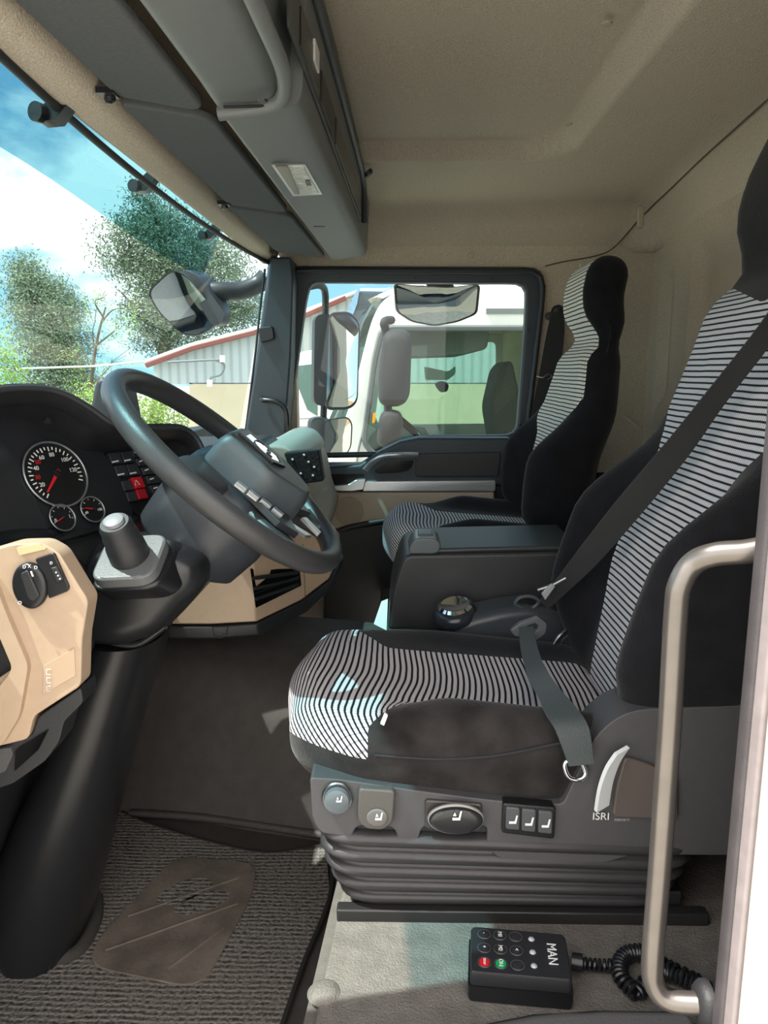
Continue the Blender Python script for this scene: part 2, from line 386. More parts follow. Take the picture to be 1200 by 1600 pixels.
# sill along the door opening
struct(ob('trim_7', loft([[V((x, 0.60, -0.80)), V((x, y, -0.80)), V((x, y+0.004, -0.748)), V((x, y-0.03, -0.725)), V((x, 0.60, -0.735))] for x, y in ((-0.30, 0.735), (0.0, 0.745), (0.08, 0.765), (0.16, 0.785), (0.24, 0.792), (0.34, 0.792))]), RUB, bevel=0.01, seg=3))
# windscreen pillar (far side) and windscreen
def wsx(y, z):                              # windscreen surface
    return -0.437-0.215*(0.353-z)-(0.05+0.22*(0.353-z))*max(0, 1-((y-1.7)/1.0)**2)
bm = bmesh.new(); gg = {}
zz = [0.37-0.03*i for i in range(26)]; yy = [0.70+0.04*i for i in range(51)]
for i, z in enumerate(zz):
    for j, y in enumerate(yy): gg[i, j] = bm.verts.new((wsx(y, z), y, z))
for i in range(25):
    for j in range(50): bm.faces.new((gg[i, j], gg[i, j+1], gg[i+1, j+1], gg[i+1, j]))
WG = glass('windscreen glass', 'c9d8d8', 0.012, 0, 0.10)
struct(ob('window_1', bm, WG, angle=180))
struct(ob('trim_8', tube([V((wsx(y, 0.354)+0.004, y, 0.352)) for y in yy], 0.006, 8), RUB))
# far A pillar
def apillar():
    secs = []
    for u0, u1, v in ((421, 458, 405), (418, 462, 440), (400, 458, 560), (388, 452, 640), (376, 446, 720), (365, 440, 800)):
        a = P(u0, v, Y=2.66); b = P(u1, v, Y=2.66)
        secs.append([a, a+V((0.012, -0.05, 0)), b+V((0, -0.055, 0)), b, b+V((0, 0.09, 0)), a+V((-0.02, 0.09, 0))])
    return loft(secs)
struct(ob('trim_9', apillar(), SLATE, bevel=0.008, seg=3))
struct(ob('trim_10', tube(spline([P(u, v, Y=2.63) for u, v in ((414, 420), (408, 470), (398, 560), (388, 640), (380, 700))]), 0.004, 6), RUB))
# near A pillar and roof rail (just out of frame)
struct(ob('trim_11', prism([V((-0.50, 0.60, 0.40)), V((-0.42, 0.60, 0.40)), V((-0.62, 0.60, -0.80)), V((-0.76, 0.60, -0.80))], (0, 0.09, 0)), SLATE, bevel=0.01))
struct(ob('trim_12', box(-0.50, 0.9, 0.60, 0.68, 0.40, 0.58), SLATE, bevel=0.02, seg=3))
# ================================================================== near B pillar at the right edge of the photo
def vstrip(name, pts, m, bev=0.003):
    a = [V((x, y, -1.0)) for x, y in pts]; return struct(ob(name, prism(a, (0, 0, 1.55)), m, bevel=bev))
vstrip('trim_13', [(0.293, 0.620), (0.293, 0.604), (0.36, 0.604), (0.36, 0.70), (0.333, 0.70)], mat('pillar seal', '403c3e', 0.5, bump=0.2, bscale=500, var=0.15, vscale=30), 0.005)
vstrip('trim_14', [(0.294, 0.603), (0.296, 0.588), (0.350, 0.588), (0.350, 0.603)], mat('pillar rebate paint', '7d7575', 0.4, var=0.1), 0.003)
vstrip('wall_left', [(0.297, 0.587), (0.303, 0.572), (0.32, 0.560), (0.95, 0.545), (0.95, 0.587)], mat('cream white paint', 'd2ccc2', 0.3, coat=0.4), 0.006)
vstrip('trim_15', [(0.361, 0.60), (0.95, 0.60), (0.95, 0.70), (0.361, 0.70)], BLK, 0.006)
# ================================================================== passenger door (far side)
DY = FY-0.03
door = thing('door_1', None, None, (0.1, FY, -0.6)); door['kind'] = 'structure'
def tr(pts, Y, r=0, n=5): return rnd(px(pts, Y), r, n)
win = tr([(485, 441), (823, 443), (821, 500), (808, 672), (796, 680), (655, 681), (622, 690), (590, 706), (566, 724), (447, 724), (452, 660), (478, 470)], DY, [0.03, 0.04, 0.02, 0.03, 0.02, 0.03, 0.02, 0.02, 0.01, 0.01, 0.02, 0.04])
outf = tr([(440, 415), (852, 417), (850, 470), (822, 690), (820, 905), (420, 905), (425, 720)], DY, [0.05, 0.06, 0.03, 0.03, 0.02, 0.02, 0.0])
c0 = P(640, 600, Y=DY)
o_ = byangle(outf, c0, 160); i_ = byangle(win, c0, 160)
ob('window_frame', ringplate(o_, i_, (0, 0.05, 0)), SLATE, door, bevel=0.008, seg=3)
# raised inner seal lip around the frame
lip = [p+V((0, -0.012, 0)) for p in byangle(tr([(452, 423), (848, 425), (846, 470), (820, 690), (812, 705), (440, 712), (446, 640)], DY, [0.05, 0.06, 0.03, 0.03, 0.02, 0.02, 0.02]), c0, 120)]
ob('frame_lip', tube(lip, 0.010, 8, closed=True), mat('slate rubber', '262d33', 0.5), door)
gl = byangle(win, c0, 160); gl = [p+V((0, 0.03, 0)) for p in gl]; bm = bmesh.new(); vs = [bm.verts.new(c0+(p-c0)*1.01+V((0, 0.0, 0))) for p in gl]; bm.faces.new(vs)
g_ = ob('window_pane', bm, glass('door glass', 'c6d0cc', 0.02), door, smooth=False)
for u, v in ((533, 433), (649, 435), (768, 436), (825, 515), (813, 664)): ob('screw', lathe([(0, 0), (0.005, 0), (0.005, 0.004), (0, 0.004)], P(u, v, Y=DY-0.003), (0, -1, 0), 12), BLK2, door)
# door card
ob('upper_panel', plate([(500, 730), (562, 726), (592, 706), (625, 690), (655, 684), (800, 684), (800, 760), (500, 762)], 2.66, 0.08), SLATE, door, bevel=0.012, seg=3)
ob('dark_insert', prism(tr([(650, 709), (783, 706), (779, 745), (649, 745)], 2.652, 0.012), (0, 0.03, 0)), BLK, door, bevel=0.003)
ob('card_back', plate([(490, 738), (800, 738), (790, 845), (500, 850)], 2.68, 0.05), BLK, door, bevel=0.01)
ob('lower_panel', plate([(500, 769), (773, 769), (770, 806), (640, 808), (560, 820), (500, 832)], 2.645, 0.05), BEIGED, door, bevel=0.008, seg=3)
ob('silver_strip', prism(tr([(568, 752), (775, 751), (774, 768), (566, 768)], 2.64, 0.005), (0, 0.04, 0)), SILV, door, bevel=0.004)
ob('lever_recess', prism(tr([(505, 741), (570, 741), (566, 757), (506, 760)], 2.655, 0.01), (0, 0.03, 0)), DISP, door)
ob('door_lever', prism(tr([(508, 761), (545, 757), (556, 750), (572, 749), (568, 765), (550, 768), (508, 767)], 2.625, 0.006), (0, 0.03, 0)), SILV, door, bevel=0.004)
ob('handle_recess', prism(tr([(584, 736), (606, 722), (648, 719), (640, 735), (620, 739), (590, 740)], 2.65, 0.012), (0, 0.03, 0)), DISP, door)
ob('pull_handle', tube(spline([P(571, 734, Y=2.625), P(583, 722, Y=2.61), P(600, 713, Y=2.6), P(625, 711, Y=2.6), P(652, 711, Y=2.62)]), (0.012, 0.009), 10), SILV, door)
gc = P(545, 799, Y=2.643); ob('speaker_grille', prism([gc+V((0.052*math.cos(t), 0, 0.052*math.sin(t))) for t in [2*math.pi*k/32 for k in range(32)]], (0, 0.004, 0)), mat('speaker grille', 'a89a88', 0.7, bump=0.6, bscale=500, var=0.15, vscale=300), door)
ob('lower_trim', tube(spline([P(u, v, Y=2.64) for u, v in ((520, 835), (545, 824), (600, 814), (650, 809), (775, 807))]), 0.010, 8), BLK, door)
ob('door_bottom', plate([(505, 835), (560, 823), (640, 811), (800, 808), (790, 990), (505, 990)], 2.66, 0.05), BLK, door, bevel=0.01)
# grab handle on the far pillar
o = ob('grab_handle', tube(spline([P(408, 622, Y=2.60), P(412, 625, Y=2.57), P(432, 628, Y=2.56), P(446, 640, Y=2.56), P(449, 670, Y=2.56), P(447, 725, Y=2.57)]), 0.009, 10), BLK2)
tag(o, 'thin black curved grab handle on the far windscreen pillar', 'handle')
o = ob('pillar_vent', prism(tr([(403, 512), (426, 509), (429, 530), (406, 536)], 2.595, 0.012), (0, 0.02, 0)), BLK, bevel=0.004)
tag(o, 'small dark rounded cap on the far windscreen pillar beside the windscreen', 'pillar cap')
# ================================================================== seats
def seat_back(root, y0, base, lean, W_, H_, stripe, blackm, piping, headstripe, bt0=0.32, bt1=0.52, nar=0.38, T=0.11, hth=0.74):
    bm = rbox(T, W_, H_, 0.052, 34)
    ca, sa = math.cos(lean), math.sin(lean)
    def shape(p):
        h = p.z+H_/2; y = p.y; x = p.x
        w = 1.0-0.06*sstep(0.0, 0.2, 0.2-h)-nar*sstep(0.47*H_, 0.74*H_, h)-0.05*sstep(0.8*H_, H_, h)
        yy_ = y*w; ay = abs(y)/(W_/2)
        fk = sstep(0.025, -0.025, x); front = 0.25+0.75*fk
        bol = 0.085*sstep(0.50, 0.86, ay)*sstep(0.0, 0.16*H_, h)*(1-sstep(bt0*H_, bt1*H_, h))*front
        x2 = x-bol-0.02*sstep(0.35, 0.0, abs(h/H_-0.28))*front
        x2 += 0.05*(h/H_-0.45)**2*1.2-0.03*sstep(0.74, 0.9, h/H_)-(0.03*sstep(0.4, 0.8, h/H_) if nar < 0.1 else 0)
        x2 += 0.035*sstep(0.66, 0.74, h/H_)*sstep(0.82, 0.74, h/H_) * (1.4*fk-0.4)
        return x2, yy_, h
    lc = {}
    for v in bm.verts:
        lc[v] = shape(v.co)
    src = {v: v.co.copy() for v in bm.verts}
    # zones are cut in the undeformed box, then everything is shaped
    hw = W_/2
    def zone(p):
        h = (p.z+H_/2)/H_; y = abs(p.y)/hw
        b = 0.40+0.18*sstep(0.0, 0.25, h)+0.38*sstep(0.38, 0.56, h)-0.02
        if headstripe: b -= 0.14*sstep(0.70, 0.78, h)
        fz = (b-y)*hw
        if not headstripe: fz = min(fz, (0.725-0.06*(1-y)-h)*H_)
        return min(fz, (-0.01-p.x)) if headstripe else min(fz, (0.012-p.x))
    cut(bm, zone)
    parts = [('back_centre', part_of(bm, lambda c: zone(c) > 0), stripe)]
    bl = part_of(bm, lambda c: zone(c) <= 0)
    if not headstripe:
        cutz = lambda p: ((p.z+H_/2)/H_-0.66)*H_
        cut(bl, cutz)
        parts += [('headrest', part_of(bl, lambda c: cutz(c) > 0), blackm), ('back_bolster', part_of(bl, lambda c: cutz(c) <= 0), blackm)]
    else: parts += [('back_bolster', bl, blackm)]
    bm.free()
    for nm, b, m in parts:
        for v in b.verts:
            x, y, h = shape(v.co); v.co = base+V((x*ca+h*sa, y, -x*sa+h*ca))
        ob(nm, b, m, root, angle=180)
    def place(x, y, h): return base+V((x*ca+h*sa, y, -x*sa+h*ca))
    return place
def seat_cushion(root, x0, x1, y0, y1, zt, thick, slope, stripe, blackm, low, farb=0.038, roll=0.0):
    L_, W_ = x1-x0, y1-y0; bm = rbox(L_, W_, thick, 0.052, 36); c = V(((x0+x1)/2, (y0+y1)/2, zt-thick/2))
    for v in bm.verts: v.co += c
    cy = (y0+y1)/2
    def shape(p):
        z = p.z-slope*(p.x-x0); ay = abs(p.y-cy)/(W_/2); up = sstep(zt-thick, zt, p.z)
        z += (0.038 if p.y < cy else farb)*sstep(0.55, 0.85, ay)*sstep(x0+0.10, x0+0.24, p.x)*up-roll*max(0, (p.y-y0)/W_)*up
        z -= 0.012*sstep(0.7, 0.0, ay)*up*sstep(x0, x0+0.2, p.x)
        z += 0.014*sstep(0.16, 0.0, p.x-x0)*up*0.0
        x = p.x-0.025*sstep(1.0, 0.0, ay)*sstep(x0+0.15, x0, p.x)
        y = p.y+(cy-p.y)*0.14*sstep(x0+0.12, x0, p.x)
        return V((x, y, z))
    def zone(p):
        top = zt-0.5*thick
        n = min((y0+0.088-0.02*sstep(x0+0.2, x1, p.x)-p.y), (p.x-(x0+0.115)-0.9*max(0, p.y-y0-0.02)))
        f = min(p.y-(y1-0.12-0.02*sstep(x1, x0+.1, p.x)), (p.x-(x0+0.08)-0.6*max(0, y1-0.05-p.y)))
        lw = (zt-low)-p.z+0.012*sstep(y0+0.1, y0, p.y)
        return max(n, f, lw)
    cut(bm, zone)
    a = part_of(bm, lambda q: zone(q) <= 0); b = part_of(bm, lambda q: zone(q) > 0); bm.free()
    out = []
    f2 = lambda p: cy-p.y
    cut(b, f2)
    for nm, q, m in (('cushion_centre', a, stripe), ('side_bolster', part_of(b, lambda q: f2(q) > 0), blackm), ('side_bolster', part_of(b, lambda q: f2(q) <= 0), VELV)):
        for v in q.verts: v.co = shape(v.co)
        out.append(ob(nm, q, m, root, angle=180))
    b.free()
    return shape
LEAN = math.radians(20)
S1 = stripe_mat('striped seat fabric', 1.0, 0.9, 0.0088, 'dad2d6', '1b1b1e')
S2 = stripe_mat('striped back fabric', math.sin(LEAN), math.cos(LEAN), 0.0105, 'd2d0d5', '222328', duty=0.32)
ds = thing('truck_seat', 'large near driver seat with grey striped fabric, black velour bolsters and a black bellows base', 'seat', (0.1, 1.22, -0.77))
seat_cushion(ds, -0.155, 0.37, 0.965, 1.47, -0.462, 0.118, 0.10, S1, VELD, 0.060, 0.012, 0.026)
bk = seat_back(ds, 0, V((0.385, 1.225, -0.60)), LEAN, 0.54, 1.08, S2, VELV, None, False, 0.28, 0.48, 0.06, 0.12, 0.70)
# seam along the near cushion side and white edge tabs
ob('seam', tube(spline([P(u, v, Y=0.964) for u, v in ((585, 1180), (640, 1184), (700, 1186), (780, 1180), (880, 1160))]), 0.0016, 6), mat('seam thread', '2c2c30', 0.9), ds)
ob('edge_tab', prism(tr([(594, 1131), (601, 1114), (606, 1118), (600, 1134)], 0.972, 0.001), (0, 0.004, 0)), WHTP, ds)
# base console with controls (near side)
bp_ = [(484, 1215), (530, 1218), (640, 1234), (730, 1246), (840, 1258), (880, 1256), (930, 1150), (965, 1120), (1000, 1108), (1260, 1100), (1300, 1400), (1010, 1400), (1012, 1330), (940, 1350), (780, 1343), (760, 1322), (762, 1290), (660, 1290), (650, 1322), (625, 1320), (616, 1292), (556, 1290), (550, 1309), (500, 1302), (488, 1280)]
bp_[10] = (1300, 1338); bp_[11] = (1020, 1336)
q = rnd(px(bp_, 0.955), [0.006]*6+[0.02]*3+[0.01]*2+[0.01]*13+[0.01], 4)
ob('side_console', prism(q, (0, 0.08, 0)), CHAR, ds, bevel=0.007, seg=3)
q = px([(520, 1225), (1250, 1225), (1250, 1310), (560, 1300)], 1.0)
ob('seat_frame', prism(q, (0, 0.44, 0)), BLK, ds, bevel=0.01)
ob('console_recess', plate([(500, 1240), (770, 1250), (770, 1300), (510, 1296)], 0.966, 0.04), BLK, ds)
def fr(u, v, Y): return P(u, v, Y=Y)
def pad(nm, pts, Y, d, m, r, par, bev=0.003): return ob(nm, prism(rnd(px(pts, Y), r), (0, d, 0)), m, par, bevel=bev)
def disc(nm, u, v, Y, rx, rz, d, m, par, dome=0.3, n=36):
    c = P(u, v, Y=Y); secs = []
    for s, k in ((1.0, 0.0), (1.0, 0.6), (0.93, 0.9), (0.75, 1.0), (0.4, 1.0+dome*0.15), (0.02, 1.0+dome*0.2)):
        secs.append([c+V((math.cos(t)*rx*s, -d*k, math.sin(t)*rz*s)) for t in [2*math.pi*i/n for i in range(n)]])
    return ob(nm, loft(secs), m, par)
k = disc('knob', 527, 1247, 0.952, 0.0175, 0.0185, 0.012, mat('grey blue knob', '5f666b', 0.25), ds)
ob('knob_ring', tube([P(527, 1247, Y=0.95)+V((math.cos(t)*0.019, 0, math.sin(t)*0.021)) for t in [2*math.pi*i/32 for i in range(32)]], 0.0022, 6, closed=True), STEEL, ds)
pd = pad('paddle', [(560, 1232), (618, 1236), (614, 1286), (598, 1298), (572, 1296), (558, 1284)], 0.945, 0.02, mat('grey seat paddle', '55514e', 0.4, bump=0.2, bscale=700), 0.007, ds)
d2 = disc('paddle_dimple', 589, 1277, 0.944, 0.014, 0.013, 0.002, mat('dimple grey', '6b6866', 0.3), pd)
pd2 = pad('lever_plate', [(664, 1250), (754, 1257), (752, 1300), (664, 1296)], 0.95, 0.02, mat('grey lever plate', '3d3b3b', 0.35), 0.005, ds)
el = disc('oval_lever', 712, 1277, 0.945, 0.036, 0.019, 0.012, mat('dark oval lever', '2b2c2e', 0.25), ds)
ob('oval_lever_rim', tube([P(712, 1279, Y=0.942)+V((math.cos(t)*0.0355, 0, math.sin(t)*0.0195)) for t in [2*math.pi*i/40 for i in range(40)]], 0.003, 8, closed=True), mat('grey lever rim', '8c8a88', 0.3, metal=0.3), el)
def seaticon(u, v, Y, s, par, arrow=True):
    o = P(u, v, Y=Y); sh = [(-.5, -.5), (.35, -.5), (.55, .6), (.35, .6), (.18, -.2), (-.5, -.2)]
    bm = prism([o+XV*(a*s)+ZV*(b*s) for a, b in sh], (0, -0.0006, 0))
    if arrow: bm = join(bm, prism([o+XV*(a*s)+ZV*(b*s) for a, b in ((-.45, 0.0), (-.05, 0.0), (-.25, .5))], (0, -0.0006, 0)))
    ob('seat_symbol', bm, WHTP, par, smooth=False)
seaticon(530, 1249, 0.9365, 0.008, k); seaticon(592, 1276, 0.9410, 0.010, pd); seaticon(714, 1275, 0.9300, 0.012, el)
pad('switch_frame', [(786, 1255), (869, 1262), (866, 1312), (784, 1302)], 0.947, 0.02, BLK2, 0.004, ds)
for i, (u, v) in enumerate(((802, 1280), (827, 1283), (853, 1286))):
    sw = pad('rocker_switch', [(u-11, v-19), (u+11, v-17), (u+10, v+18), (u-12, v+16)], 0.943, 0.01, mat('switch grey', '4e5053', 0.3), 0.003, ds)
    seaticon(u, v+1, 0.9422, 0.011, sw, False)
# side cover with recline lever and lettering
pad('quadrant_cover', [(976, 1182), (1002, 1190), (1060, 1212), (1060, 1282), (957, 1278), (962, 1235)], 0.948, 0.02, mat('brown grey cover', '5b5350', 0.35), 0.01, ds)
ob('recline_lever', ribbon(spline([P(972, 1172, Y=0.938), P(957, 1195, Y=0.935), P(946, 1226, Y=0.935), P(940, 1262, Y=0.938)]), V((0.009, 0.004, 0.003)), 0.003), mat('pale grey lever', 'd6dadb', 0.35), ds)
ob('maker_lettering', text_bm('ISRI', 0.0150, P(939, 1276, Y=0.952), XV, ZV), WHTP, ds)
ob('maker_lettering', text_bm('6860/875', 0.0055, P(972, 1281, Y=0.954), XV, ZV), mat('grey print', '9a9a9a', 0.6), ds)
# bellows
secs = []
zt_, zb_ = P(500, 1300, Y=0.95).z, P(520, 1420, Y=0.97).z
nb = 5; prof = []
for i in range(nb*8+1):
    t = i/(nb*8); ph = (i % 8)/8; bul = abs(math.sin(math.pi*i/8))**0.6
    prof.append((t, bul))
for t, bul in prof:
    z = zt_*(1-t)+zb_*t; e = 0.018*bul-0.035*t*t
    x0_, x1_, y0_, y1_ = -0.095-e, 0.40+e, 0.965-e*0.8, 1.45+e
    sag = [V((x0_, y0_, z)), V((x1_, y0_, z)), V((x1_, y1_, z)), V((x0_, y1_, z))]
    r_ = rnd(sag, 0.05, 6)
    secs.append([p+V((0, 0, -0.010*math.sin(math.pi*max(0, min(1, (p.x+0.1)/0.5)))-0.014*sstep(-0.12, 0.35, p.x)*(1-t) )) for p in r_])
ob('bellows', loft(secs), mat('bellows rubber', '353335', 0.42, bump=0.15, bscale=200, var=0.08, vscale=20), ds, angle=180)
ob('seat_plinth', box(-0.065, 0.41, 0.99, 1.43, -0.775, -0.735), BLK, ds, bevel=0.004)
ob('slide_rail', box(-0.085, 0.44, 0.965, 0.985, -0.772, -0.752), mat('rail dark metal', '3a3839', 0.35, metal=0.5), ds, bevel=0.003)
# passenger seat
ps_ = thing('truck_seat', 'far passenger seat with grey striped front and black velour sides, by the passenger door', 'seat', (0.2, 2.22, -0.77))
S3 = stripe_mat('striped seat fabric far', 1.0, 0.9, 0.0088, 'c9c8cc', '26272b')
S4 = stripe_mat('striped back fabric far', math.sin(math.radians(8)), math.cos(math.radians(8)), 0.0105, 'e6e2d8', '33343a', duty=0.3)
seat_cushion(ps_, -0.02, 0.44, 1.99, 2.45, -0.405, 0.14, 0.10, S3, VELV, 0.12)
seat_back(ps_, 0, V((0.455, 2.22, -0.52)), math.radians(8), 0.50, 0.82, S4, VELV, None, True)
ob('seat_base', prism(rnd([V((0.05, 2.02, -0.77)), V((0.45, 2.02, -0.77)), V((0.47, 2.02, -0.53)), V((0.02, 2.02, -0.53))], 0.02), (0, 0.40, 0)), BLK, ps_, bevel=0.02)
ob('fabric_label', prism(px([(808, 834), (818, 832), (816, 839), (806, 840)], 2.02), (0, 0.004, 0)), mat('pink label', 'd8a9b4', 0.7), ps_)
# ================================================================== seat belts
bl_ = thing('driver_seat_belt', 'black and grey-green belt running across the near driver seat to a buckle', 'seat belt', (0.35, 1.3, -0.4))
def rib(nm, pts, w, m, par, th=0.0012):
    c = spline([p for p in pts], 8); ww = [w]*len(c) if not isinstance(w, list) else None
    if ww is None:
        ws = spline(w, 8); ww = ws
    return ob(nm, ribbon(c, ww, th), m, par)
rib('shoulder_webbing', [P(1230, 470, Y=1.02), P(1190, 530, Y=1.05), P(1120, 620, Y=1.12), P(1060, 700, Y=1.17), P(985, 790, Y=1.24), P(920, 868, Y=1.30), P(878, 915, Y=1.34), P(850, 945, Y=1.36)], [V((0.011, 0.006, -0.010)), V((0.012, 0.006, -0.011)), V((0.015, 0.01, -0.012)), V((0.018, 0.01, -0.015)), V((0.020, 0.01, -0.017)), V((0.018, 0.01, -0.016)), V((0.014, 0.01, -0.012)), V((0.009, 0.006, -0.009))], BELT, bl_)
ob('belt_clip', tube([P(840, 922, Y=1.33), P(862, 915, Y=1.33), P(884, 903, Y=1.33)], 0.004, 8), STEEL, bl_)
ob('tongue', prism(tr([(846, 928), (862, 912), (868, 916), (852, 938)], 1.32, 0.002), (0, 0.006, 0)), mat('grey tongue', '9ba0a2', 0.4, metal=0.4), bl_, bevel=0.001)
ob('buckle_frame', ringplate(tr([(797, 986), (812, 974), (842, 964), (855, 975), (853, 990), (838, 1002), (822, 990), (806, 996)], 1.30, 0.004), [p.lerp(P(833, 980, Y=1.30), 0.62) for p in tr([(797, 986), (812, 974), (842, 964), (855, 975), (853, 990), (838, 1002), (822, 990), (806, 996)], 1.30, 0.004)], (0, 0.012, 0)), mat('buckle grey', '55585a', 0.35), bl_, bevel=0.002)
rib('lap_webbing', [P(822, 980, Y=1.30), P(826, 1010, Y=1.25), P(838, 1050, Y=1.16), P(858, 1083, Y=1.035), P(876, 1110, Y=0.975), P(894, 1140, Y=0.945), P(908, 1195, Y=0.935)], [V((0.013, 0.004, 0)), V((0.014, 0.004, 0.003)), V((0.015, 0.006, 0.004)), V((0.017, 0.004, 0.003)), V((0.021, 0, 0.003)), V((0.0215, 0, 0.002)), V((0.016, 0, 0.002))], BELTG, bl_, 0.0015)
ob('anchor_ring', tube(spline([P(883, 1192, Y=0.945), P(888, 1213, Y=0.943), P(905, 1218, Y=0.942), P(915, 1208, Y=0.944), P(905, 1188, Y=0.945)], closed=True), 0.0035, 8, closed=True), CHRM, bl_)
st = thing('seat_belt_stalk', 'steel edged buckle stalk between the driver seat cushion and backrest', 'seat belt buckle', (0.33, 1.45, -0.5))
ob('stalk_edge', tube(spline([P(862, 1012, Y=1.42), P(875, 993, Y=1.42), P(892, 980, Y=1.43), P(905, 975, Y=1.43)]), 0.004, 8), STEEL, st)
ob('stalk', prism(tr([(866, 1018), (880, 996), (910, 980), (925, 1010), (880, 1024)], 1.425, 0.006), (0, 0.02, 0)), BLK, st, bevel=0.003)
pb = thing('passenger_seat_belt', 'black belt with rounded upper anchor hanging on the far wall behind the passenger window', 'seat belt', (0.55, 2.7, 0))
rib('webbing', [P(871, 487, Y=2.70), P(868, 520, Y=2.70), P(858, 590, Y=2.68), P(848, 650, Y=2.66), P(838, 720, Y=2.62)], [V((0.018, 0, 0)), V((0.030, 0, 0)), V((0.036, 0, 0)), V((0.040, 0, 0)), V((0.04, 0, 0))], BELT, pb)
ob('upper_anchor', join(lathe([(0, 0), (0.022, 0), (0.022, 0.012), (0.014, 0.02), (0, 0.02)], P(871, 487, Y=2.72), (0, -1, 0), 24), lathe([(0, 0), (0.014, 0), (0.014, 0.012), (0, 0.014)], P(858, 494, Y=2.72), (0, -1, 0), 16), lathe([(0, 0), (0.014, 0), (0.014, 0.012), (0, 0.014)], P(884, 493, Y=2.72), (0, -1, 0), 16)), BLK, pb)
ob('belt_clip', tube(spline([P(838, 588, Y=2.66), P(848, 590, Y=2.655), P(856, 585, Y=2.655), P(862, 588, Y=2.655), P(856, 593, Y=2.655)]), 0.003, 8), STEEL, pb)
# ================================================================== centre console box
cb = thing('centre_console_box', 'large dark storage box with grey lid between the two seats', 'console', (0.2, 1.7, -0.65))
fr_ = [P(606, 985, Y=1.6), P(610, 930, Y=1.6), P(628, 873, Y=1.6), P(640, 866, Y=1.6), P(905, 862, Y=1.6), P(905, 990, Y=1.6)]
ob('box_body', prism(rnd(fr_, [0, 0.05, 0.02, 0.01, 0, 0], 6), (0, 0.24, 0)), mat('console dark plastic', '303133', 0.4, bump=0.2, bscale=900, var=0.04), cb, bevel=0.01, seg=3)
ld = [P(652, 866, Y=1.605), P(652, 858, Y=1.605), P(905, 852, Y=1.605), P(905, 861, Y=1.605)]
ob('lid', prism(ld, (0, 0.23, 0)), mat('console lid', '34383a', 0.38, bump=0.15, bscale=900), cb, bevel=0.006, seg=3)
lt = ob('latch', prism(rnd([P(638, 866, Y=1.60), P(640, 853, Y=1.60), P(650, 841, Y=1.60), P(680, 841, Y=1.60), P(690, 850, Y=1.60), P(686, 862, Y=1.60), P(680, 866, Y=1.60)], 0.01), (0, 0.10, 0)), mat('latch grey', '596064', 0.3), cb, bevel=0.008, seg=3)
ob('latch_button', prism([P(652, 841, Y=1.625), P(654, 835, Y=1.625), P(676, 835, Y=1.625), P(678, 841, Y=1.625)], (0, 0.05, 0)), mat('latch button', '4a5053', 0.35), lt, bevel=0.003)
# pen-like strap end on the lid
tag(ob('wire_clip', tube(spline([P(876, 842, Y=1.68), P(882, 848, Y=1.68), P(892, 850, Y=1.67), P(900, 858, Y=1.66)]), 0.0025, 6), STEEL), 'thin bent steel clip lying at the rear of the console box lid', 'clip')
# handbrake / gear pod
gp = thing('gear_selector_pod', 'low dark pod with a chrome topped rotary knob beside the console box', 'gear selector', (0.18, 1.5, -0.6))
body = []
for i, (x, zt2, w_) in enumerate(((0.105, -0.535, 0.02), (0.12, -0.505, 0.045), (0.16, -0.487, 0.055), (0.21, -0.475, 0.055), (0.26, -0.468, 0.055), (0.31, -0.475, 0.055), (0.36, -0.50, 0.05))):
    sec = [V((x, 1.54-w_, -0.66)), V((x, 1.54-w_, zt2-0.02)), V((x, 1.54-w_*0.8, zt2)), V((x, 1.54+w_*0.8, zt2)), V((x, 1.54+w_, zt2-0.02)), V((x, 1.54+w_, -0.66))]
    body.append(sec)
ob('pod_body', loft(body), mat('pod dark', '3d4247', 0.33, bump=0.15, bscale=900), gp, bevel=0.012, seg=3)
kc = P(712, 955, Y=1.53)
kn = ob('rotary_knob', lathe([(0.0, 0.0), (0.045, 0.0), (0.047, 0.008), (0.042, 0.018), (0.036, 0.022), (0, 0.024)], kc-V((0, 0, 0.012)), (-0.15, -0.25, 1), 32), mat('knob dark blue', '2c3138', 0.2), gp)
ob('knob_top', lathe([(0.034, 0.0), (0.036, 0.003), (0.030, 0.008), (0.024, 0.005), (0, 0.003)], kc+V((-0.001, -0.003, 0.010)), (-0.15, -0.25, 1), 32), CHRM, kn)
ob('brake_lever', lathe([(0.0, 0.0), (0.022, 0.002), (0.027, 0.014), (0.020, 0.026), (0, 0.030)], P(822, 944, Y=1.53)-V((0, 0, 0.014)), (0, 0, 1), 20), BLK2, gp)
ob('lever_bezel', tube(spline([P(u, v, Y=1.50) for u, v in ((806, 945), (828, 952), (842, 940), (830, 932), (812, 934))], closed=True), 0.004, 6, closed=True), mat('bezel', '4f5458', 0.3), gp)
tag(ob('sun_patch', prism([P(584, 975, Y=1.66), P(596, 940, Y=1.72), P(606, 936, Y=1.72), P(604, 985, Y=1.66)], (0, 0.002, 0)), mat('pale paper', 'dfe3dc', 0.8)), 'pale sheet standing in for a sun patch at the front of the console box', 'sunlight')  # bright sun patch beside the tunnel, put in as a pale sheet
# ================================================================== dashboard
da = thing('dashboard', 'black and beige dashboard with gauges running across the cab under the windscreen', 'dashboard', (-0.6, 1.7, -0.4))
# main dark body under the windscreen, right across
ob('dash_body', prism([V((-1.0, 0.70, -1.0)), V((-1.0, 0.70, -0.30)), V((-0.75, 0.70, -0.20)), V((-0.62, 0.70, -0.18)), V((-0.60, 0.70, -0.6)), V((-0.75, 0.70, -1.0))], (0, 1.98, 0)), BLK, da, bevel=0.01)
